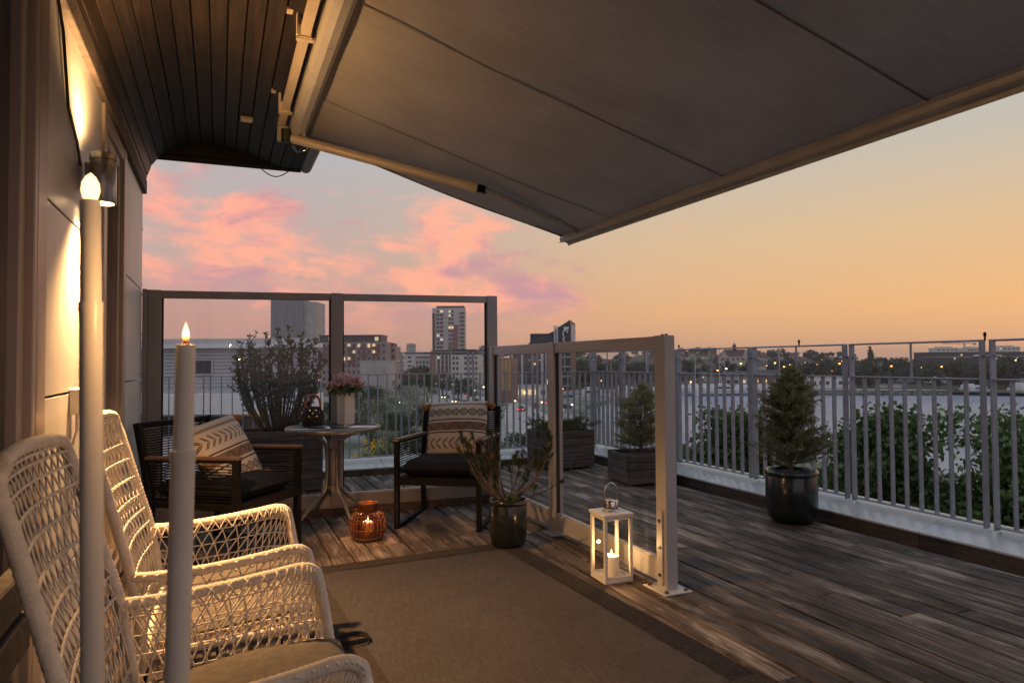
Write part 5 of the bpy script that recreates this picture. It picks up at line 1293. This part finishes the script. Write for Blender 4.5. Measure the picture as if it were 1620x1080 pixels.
def pillow(lab, chair, ang, mat, off, lean, roll, size=.455):
    f = Vector((math.cos(ang), math.sin(ang), 0)); rt = Vector((-math.sin(ang), math.cos(ang), 0))     # viewer's right when facing the chair is -left
    n = (f*math.cos(lean)+Vector((0, 0, math.sin(lean)))).normalized(); xx = rt; yy = n.cross(xx).normalized()
    rot = Matrix((xx, yy, n)).transposed() @ Matrix.Rotation(roll, 3, 'Z')
    e = thing('throw_pillow', lab, 'pillow', chair+f*off[0]+rt*off[1]+Vector((0, 0, off[2])), 0, 'patterned pillows on the black chairs'); e.rotation_euler = rot.to_euler()
    cushion(size, size, .17, mat, 'cover', e, 26, 3.0)
    for sx in (-1, 1):
        for sy in (-1, 1): link('tassel', TAS, e, (sx*size*.47, sy*size*.47, 0)).rotation_euler = Vector((sx*.85, -.5 if sy > 0 else .1, .05)).to_track_quat('-Z', 'Y').to_euler()
    return e
pillow('patterned cream pillow with diamonds above arrows on the right black chair', rc, RA, 'pillow_print', (-.165, .02, .66), R_(20), R_(2), .475)
pillow('patterned cream pillow with arrows above diamonds on the corner black chair', lc, LA, 'pillow_print_flip', (-.035, .035, .605), R_(27), R_(9), .49)

# ------------------------------------------------------------------ bistro table and what stands on it
tx_, ty_, tz = .79, 5.205, .728
bt = thing('bistro_table', 'round glass topped bistro table with four curved metal legs', 'table', (tx_, ty_, 0), R_(20))
MB().lathe([(.0001, tz-.006), (.328, tz-.006), (.328, tz), (.0001, tz)], 56).build('glass_top', 'table_glass', bt)
MB().lathe([(.326, tz-.026), (.342, tz-.026), (.345, tz-.022), (.345, tz-.002), (.341, tz+.002), (.330, tz+.002), (.328, tz-.001), (.326, tz-.026)], 64).build('rim', 'table_metal', bt)
for i in range(4):
    a = i*math.pi/2; c_, s_ = math.cos(a), math.sin(a)
    lp_ = catmull([(c_*.30, s_*.30, tz-.03), (c_*.20, s_*.20, tz-.05), (c_*.085, s_*.085, tz-.10), (c_*.055, s_*.055, .55), (c_*.055, s_*.055, .33), (c_*.085, s_*.085, .24), (c_*.20, s_*.20, .14), (c_*.31, s_*.31, .01)], 6)
    MB().tube(lp_, .0125, 10).build('leg', 'table_metal', bt)
for z in (.29, .56): MB().lathe([(.048, z-.008), (.054, z-.008), (.054, z+.008), (.048, z+.008), (.048, z-.008)], 20, smooth=False).build('brace_ring', 'table_metal', bt)
z0 = tz+.003
t = thing('black_lantern', 'black pierced ceramic lantern with leather strap handle on the table', 'lantern', (.655, 5.31, z0))
prl = [(.062, 0), (.074, .006), (.082, .03), (.084, .055), (.081, .08), (.074, .105), (.062, .127), (.050, .138), (.047, .143)]
fine = [(np.interp(q, range(len(prl)), [a for a, b in prl]), np.interp(q, range(len(prl)), [b for a, b in prl])) for q in np.linspace(0, 8, 27)]
MB().lathe(fine, 54, skip=lambda i, j: 12 <= i <= 23 and (i % 3 == 0) and ((j+(i//3 % 2)*3) % 6 == 0)).build('shell', 'lantern_black', t); MB().disc((0, 0, .001), .062, 24).build('bottom', 'lantern_black', t)
bm_ = MB()
for r_i in range(7):
    rr, zz = fine[2+r_i*3]
    for j in range(26):
        a = 2*math.pi*(j+.5*(r_i % 2))/26; bm_.ball((rr*math.cos(a), rr*math.sin(a), zz), .0062, 6, 4)
tag(bm_.build('stud', 'lantern_black', t), kind='stuff')
MB().tube(catmull([(-.052, 0, .13), (-.055, 0, .17), (-.036, 0, .215), (0, 0, .232), (.036, 0, .215), (.055, 0, .17), (.052, 0, .13)], 6), .0085, 8).build('handle', 'leather', t).rotation_euler = (0, 0, R_(-20))
MB().lathe([(.043, .006), (.050, .05), (.048, .10), (.040, .128)], 24).build('liner', 'liner_paper', t); MB().lathe([(.0001, .004), (.024, .004), (.024, .06), (.0001, .06)], 18).build('candle', 'candle_wax', t); flame(t, (0, 0, .063), 1.0); candle_light(t, (0, 0, .10), .05, .008)  # unseen diffuser added so the candle glows through the pierced holes
t = thing('vase', 'white square ceramic vase holding pink flowers on the table', 'vase', (.905, 5.345, z0), R_(30))
vw, vh = .098, .238
MB().box((0, 0, vh/2), (vw, vw, vh), ch=.003).build('body', 'vase_ceramic', t); MB().box((0, 0, vh+.001), (vw*.86, vw*.86, .004)).build('water_surface', 'soil', t)
fl = thing('flower_bouquet', 'loose pink blossoms with green leaves in the white vase', 'flowers', (.905, 5.345, z0+vh))
stm = MB(); LP = []; PP_ = []
for i in range(26):
    a = random.uniform(0, 6.283); r_ = .115*math.sqrt(random.random()); hz = random.uniform(.06, .135)*(1.15-r_*3); c = Vector((r_*math.cos(a), r_*math.sin(a), hz)); stm.tube([(c.x*.25, c.y*.25, -.05), (c.x*.6, c.y*.6, hz*.5), tuple(c)], .0022, 5, cap=False)
    PP_.append(np.array(c)+rng.normal(size=(46, 3))*np.array([.016, .016, .013])); LP.append(np.array([c.x*.85, c.y*.85, hz*.45])+rng.normal(size=(8, 3))*.016)
for i in range(16):
    a = random.uniform(0, 6.283); LP.append(np.array([[.125*math.cos(a), .125*math.sin(a), random.uniform(.0, .05)]])+rng.normal(size=(2, 3))*.012); stm.tube([(0, 0, -.04), (.08*math.cos(a), .08*math.sin(a), .03), (.13*math.cos(a), .13*math.sin(a), .03)], .002, 4, cap=False)
stm.build('stem', 'bush_leaf', fl); V, Fq = leaves(np.concatenate(PP_), .024, .7); link('petal', np_mesh('petal', V, Fq, 'blossom_pink'), fl)['kind'] = 'stuff'
V, Fq = leaves(np.concatenate(LP), .05, .45, .2); link('leaf', np_mesh('leaf', V, Fq, 'hedge_leaf'), fl)['kind'] = 'stuff'

# ------------------------------------------------------------------ amber lantern on the deck
t = thing('amber_lantern', 'round amber glass lantern in a rattan cage glowing on the deck', 'lantern', (.945, 4.70, 0))
ap = [(.075, .006), (.100, .022), (.114, .055), (.118, .095), (.116, .135), (.106, .165), (.085, .185), (.068, .192)]
MB().lathe(ap+[(.064, .196), (.064, .238), (.068, .244)], 40).build('glass', 'amber_glass', t)
MB().lathe([(.0001, 0), (.085, 0), (.088, .012), (.0001, .012)], 32).build('base', 'rattan', t)
MB().lathe([(.066, .190), (.070, .192), (.070, .242), (.073, .246), (.070, .250), (.066, .246), (.066, .190)], 40).build('collar', 'copper_rim', t)
for i in range(26):
    a = 2*math.pi*i/26; dbl = (i % 3 != 2)
    if True: MB().tube([(1.035*r_*math.cos(a), 1.035*r_*math.sin(a), z) for r_, z in ap], .0038 if dbl else .0026, 6).build('cane', 'rattan', t)
for q in (1, 2.6, 4.3, 5.3):
    rr = np.interp(q, range(8), [a for a, b in ap])*1.07; zz = np.interp(q, range(8), [b for a, b in ap]); MB().tube([(rr*math.cos(a), rr*math.sin(a), zz) for a in rows(37, 0, 2*math.pi)], .0035, 6, cap=False).build('cane_ring', 'rattan', t)
MB().tube(catmull([(.072, 0, .215), (.10, .02, .205), (.112, .07, .19), (.07, .115, .185), (0, .128, .183), (-.07, .115, .185), (-.112, .07, .19), (-.10, .02, .205), (-.072, 0, .215)], 5), .0035, 6).build('handle', 'copper_rim', t)
MB().lathe([(.0001, .012), (.036, .012), (.036, .118), (.030, .120), (.0001, .118)], 24).build('candle', 'candle_wax', t); flame(t, (0, 0, .121), 1.05); candle_light(t, (0, 0, .165), 3.6, .012, (1.0, .66, .36))

# ------------------------------------------------------------------ white lantern
t = thing('white_lantern', 'white wooden box lantern with chrome chimney and burning candle', 'lantern', (2.005, 3.285, 0), R_(-3)); lw, lh, pw_ = .172, .372, .018
MB().box((0, 0, .009), (lw, lw, .018), ch=.002).build('base', 'white_paint', t); MB().box((0, 0, lh-.009), (lw+.012, lw+.012, .018), ch=.003).build('lid', 'white_paint', t)
for sx in (-1, 1):
    for sy in (-1, 1): MB().box((sx*(lw/2-pw_/2), sy*(lw/2-pw_/2), lh/2), (pw_, pw_, lh-.038), ch=.002).build('post', 'white_paint', t)
for k_ in range(4):
    a = k_*math.pi/2; ro = Matrix.Rotation(a, 3, 'Z')
    for z in (.026, lh-.026): MB().box(ro @ Vector((0, lw/2-.008, z)), (lw-2*pw_, .014, .016), ro, .002).build('rail', 'white_paint', t)
    MB().add([ro @ Vector(q) for q in ((-lw/2+pw_, lw/2-.010, .034), (lw/2-pw_, lw/2-.010, .034), (lw/2-pw_, lw/2-.010, lh-.034), (-lw/2+pw_, lw/2-.010, lh-.034))], [(0, 1, 2, 3)]).build('pane', 'lantern_glass', t)
MB().lathe([(.040, lh), (.041, lh+.004), (.041, lh+.058), (.038, lh+.062), (.0001, lh+.060)], 32).build('chimney', 'chrome', t); MB().lathe([(.048, lh), (.048, lh+.005), (.041, lh+.007)], 32).build('flange', 'chrome', t)
MB().tube(catmull([(-.041, 0, lh+.04), (-.042, 0, lh+.09), (-.030, 0, lh+.135), (0, 0, lh+.152), (.030, 0, lh+.135), (.042, 0, lh+.09), (.041, 0, lh+.04)], 6), .0045, 8).build('handle', 'chrome', t).rotation_euler = (0, 0, R_(5))
MB().lathe([(.0001, .018), (.040, .018), (.041, .024), (.041, .125), (.036, .128), (.012, .122), (.0001, .121)], 28).build('candle', 'candle_wax', t); MB().tube([(0, 0, .12), (.001, 0, .131)], .0012, 5).build('wick', 'black_cable', t); flame(t, (0, 0, .127), 1.0); candle_light(t, (0, 0, .165), 1.9, .012)

# ------------------------------------------------------------------ pots, planters and plants
def round_pot(lab, loc, r, hh, mat='glazed_pot'):
    t = thing('plant_pot', lab, 'pot', (*loc, 0))
    pr_ = [(.0001, 0), (r*.62, 0), (r*.80, hh*.035), (r*.93, hh*.13), (r*.985, hh*.30), (r, hh*.55), (r*.995, hh*.86), (r*.965, hh*.885), (r*.965, hh*.90), (r*1.03, hh*.915), (r*1.035, hh*.96), (r*.99, hh), (r*.90, hh*.985), (r*.88, hh*.90)]
    MB().lathe(pr_, 48).build('body', mat, t); MB().lathe([(.0001, hh*.93), (r*.4, hh*.935), (r*.9, hh*.915)], 24).build('soil', 'soil', t); return t
def box_planter(lab, loc, w, d, hh, rz, nb=5):
    t = thing('wooden_planter', lab, 'planter', (*loc, 0), rz); bh = (hh-.02)/nb
    for i in range(nb):
        z = .02+bh*(i+.5)
        for s in (-1, 1):
            MB().box((0, s*d/2, z), (w, .024, bh-.006), ch=.003).build('board', 'planter_wood', t); MB().box((s*w/2, 0, z), (.024, d-.026, bh-.006), ch=.003).build('board', 'planter_wood', t)
    for sx in (-1, 1):
        for sy in (-1, 1): MB().box((sx*(w/2-.045), sy*(d/2-.045), hh/2), (.045, .045, hh-.02), ch=.003).build('corner_post', 'planter_wood', t)
    MB().box((0, 0, hh-.05), (w-.03, d-.03, .02)).build('soil', 'soil', t); return t
def conifer(lab, loc, z0, hh, rad, n, seed, mat='spruce_needle', lean=0.0, name='dwarf_spruce', steep=.5):
    r2 = random.Random(seed); t = thing(name, lab, 'conifer', (*loc, z0)); m = MB()
    tk = [Vector((lean*hh*f*f+.012*math.sin(7*f), .012*math.sin(5*f+1), hh*f)) for f in rows(9, 0, 1)]; m.tube(tk, [.016*(1-.85*f)+.002 for f in rows(9, 0, 1)], 8)
    P, Dn = [], []
    for i in range(n):
        f = r2.random()**.72*.93+.06; a = r2.uniform(0, 6.283); b = at_path(tk, f)
        env = rad*max(.06, 1-(max(0, f-.22)/.79)**1.75)**.8*(1+.20*math.sin(3*a+7*f+seed)+.12*math.sin(11*f)); L = max(.02, env*r2.uniform(.55, 1.05))
        up = r2.uniform(.05, steep); tip = b+Vector((math.cos(a)*L, math.sin(a)*L, L*up+.02)); mid_ = b.lerp(tip, .5)+Vector((0, 0, -.02*L/rad))
        m.tube([b, mid_, tip], [.0036, .0026, .001], 4, cap=False)
        k = max(3, int(L/.016))
        for j in range(k):
            q = b.lerp(tip, .22+.78*(j+1)/k) if j < k-1 else tip; sd_ = Vector((r2.gauss(0, 1), r2.gauss(0, 1), r2.gauss(0, .6))).normalized()
            dd = ((tip-b).normalized()+sd_*.75).normalized(); P.append(tuple(q)); Dn.append(tuple(dd))
            e = q+dd*r2.uniform(.012, .045); P.append(tuple(e)); Dn.append(tuple(dd))
    m.build('trunk', 'bark', t); P, Dn = np.array(P), np.array(Dn)
    V, Fq = needles(P, Dn, 11, .023, .75, .0017); link('needle', np_mesh('needle', V, Fq, mat), t)['kind'] = 'stuff'; return t
# right-hand pot with rounded spruce
rp_ = (3.935, 3.885)
round_pot('big dark green glazed pot on the right deck by the coping', rp_, .185, .385); conifer('bushy dwarf spruce with rounded top in the big right pot', rp_, .35, .76, .25, 420, 4)
# pot beside the black chair with the branching pine
pp = (1.735, 4.115); round_pot('dark glazed pot at the rug corner holding the branching pine', pp, .123, .315)
t = thing('potted_pine', 'sparse branching pine with needle tufts in the pot at the rug corner', 'pine', (*pp, .29)); m = MB(); P, Dn = [], []
r2 = random.Random(21)
for i in range(25):
    a = 6.283*i/25+r2.uniform(-.2, .2); el_ = r2.choice((r2.uniform(.05, .4), r2.uniform(.5, 1.1), r2.uniform(.9, 1.45))); L = r2.uniform(.26, .50)
    d0 = Vector((math.cos(a)*math.cos(el_*.6), math.sin(a)*math.cos(el_*.6), math.sin(el_*.6))); d1 = Vector((math.cos(a)*math.cos(el_), math.sin(a)*math.cos(el_), math.sin(el_)+.15)).normalized()
    p0 = Vector((r2.uniform(-.02, .02), r2.uniform(-.02, .02), 0)); p1 = p0+d0*L*.45; p2 = p1+d1*L*.35+Vector((r2.gauss(0, .012), r2.gauss(0, .012), 0)); p3 = p2+(d1+Vector((0, 0, .55))).normalized()*L*.3
    br_ = catmull([p0, p1, p2, p3], 5); m.tube(br_, [.0062*(1-.7*f) for f in rows(len(br_), 0, 1)], 6)
    tips = [(p3, (p3-p2))]
    for q in range(r2.choice((1, 2, 2, 3))):
        b = at_path(br_, r2.uniform(.45, .9)); dd = (d1+Vector((r2.gauss(0, .5), r2.gauss(0, .5), r2.uniform(.2, .9)))).normalized(); e = b+dd*r2.uniform(.05, .12); m.tube([b, e], [.003, .002], 5); tips.append((e, dd))
    for e, dd in tips:
        dd = dd.normalized()
        for q in range(4): P.append(tuple(e-dd*.011*q)); Dn.append(tuple(dd))
m.build('branch', 'bark', t); V, Fq = needles(np.array(P), np.array(Dn), 34, .036, .62, .0011); link('needle', np_mesh('needle', V, Fq, 'pine_needle'), t)['kind'] = 'stuff'
ms = MB()
for i in range(10): ms.ball((r2.gauss(-.02, .03), r2.gauss(0, .03), r2.uniform(.005, .03)), r2.uniform(.02, .04), 8, 5, .7)
ms.build('moss', 'moss', t)
# planters beyond the lower screen
box_planter('weathered wooden box planter at the far terrace corner', (3.60, 6.98), .56, .52, .43, R_(8)); 
t = thing('low_pine', 'low spreading mugo pine in the far corner planter', 'pine', (3.60, 6.98, .38)); m = MB(); P, Dn = [], []
for i in range(70):
    a = r2.uniform(0, 6.283); L = r2.uniform(.12, .44); el_ = r2.uniform(.12, .75); e = Vector((math.cos(a)*L*math.cos(el_)*1.15, math.sin(a)*L*math.cos(el_), .04+L*math.sin(el_)*.62)); m.tube([(0, 0, 0), e*.5+Vector((0, 0, -.01)), e], [.008, .005, .002], 5, cap=False)
    for q in range(9):
        b = e*(.45+.55*q/8)+Vector((r2.gauss(0, .02), r2.gauss(0, .02), r2.gauss(0, .012))); P.append(tuple(b)); Dn.append((r2.gauss(0, .5)+e.x, r2.gauss(0, .5)+e.y, .8))
m.build('branch', 'bark', t); V, Fq = needles(np.array(P), np.array(Dn), 26, .045, .6, .0016); link('needle', np_mesh('needle', V, Fq, 'pine_needle'), t)['kind'] = 'stuff'
box_planter('dark wooden box planter behind the lower glass screen end', (3.885, 5.78), .50, .50, .30, R_(-8), 4)
conifer('upright dwarf conifer in the box planter behind the lower screen', (3.885, 5.78), .25, .68, .27, 260, 9, lean=.03, name='dwarf_conifer')
# bushy shrub behind the tall screen
box_planter('tall dark wooden planter behind the tall glass screen', (.53, 6.85), .74, .46, .58, 0, 6)
t = thing('planter_shrub', 'upright bushy evergreen shrub in the planter behind the tall screen', 'shrub', (.53, 6.85, .52)); m = MB(); LV, LD = [], []
for i in range(84):
    a = r2.uniform(0, 6.283); rr = .36*math.sqrt(r2.random()); hh = r2.uniform(.58, 1.08)*(1-.2*rr/.36); b = Vector((rr*.35*math.cos(a), rr*.3*math.sin(a), 0)); e = Vector((rr*1.15*math.cos(a), rr*.8*math.sin(a), hh)); md = b.lerp(e, .5)+Vector((math.cos(a)*.06, math.sin(a)*.06, 0)); pth = catmull([b, md, e], 6)
    m.tube(pth, [.0085*(1-.75*f) for f in rows(len(pth), 0, 1)], 5, cap=False)
    for j in range(38):
        f = .42+.58*j/37; q = at_path(pth, f); LV.append(tuple(q+Vector((r2.gauss(0, .012), r2.gauss(0, .012), r2.gauss(0, .01))))); LD.append((r2.gauss(0, .7), r2.gauss(0, .7), .8))
    for s_ in range(3):
        f = r2.uniform(.45, .95); q = at_path(pth, f); g = q+Vector((r2.gauss(0, .05), r2.gauss(0, .05), r2.uniform(.05, .11))); m.tube([q, g], [.003, .0015], 4, cap=False)
        for j in range(9): LV.append(tuple(q.lerp(g, .4+.6*j/8))); LD.append((r2.gauss(0, .8), r2.gauss(0, .8), .7))
    for j in range(8): LV.append(tuple(e)); LD.append((r2.gauss(0, .8), r2.gauss(0, .8), .7))
m.build('branch', 'bark', t); V, Fq = leaves(np.array(LV), .036, .42, 0, np.array(LD)); link('leaf', np_mesh('leaf', V, Fq, 'bush_leaf'), t)['kind'] = 'stuff'

# ------------------------------------------------------------------ evening air over town and harbour
hm_ = bpy.data.materials.new('evening_air'); hm_.use_nodes = True; nt_ = hm_.node_tree; nt_.nodes.clear()
pv = nt_.nodes.new('ShaderNodeVolumePrincipled'); pv.inputs['Color'].default_value = (.92, .84, .80, 1); pv.inputs['Density'].default_value = .0002; pv.inputs['Anisotropy'].default_value = .2
ov = nt_.nodes.new('ShaderNodeOutputMaterial'); nt_.links.new(pv.outputs[0], ov.inputs['Volume']); MATS['evening_air'] = hm_
tag(MB().box((350, 1980, 16), (6600, 5200, 68)).build('haze', 'evening_air'), kind='stuff')
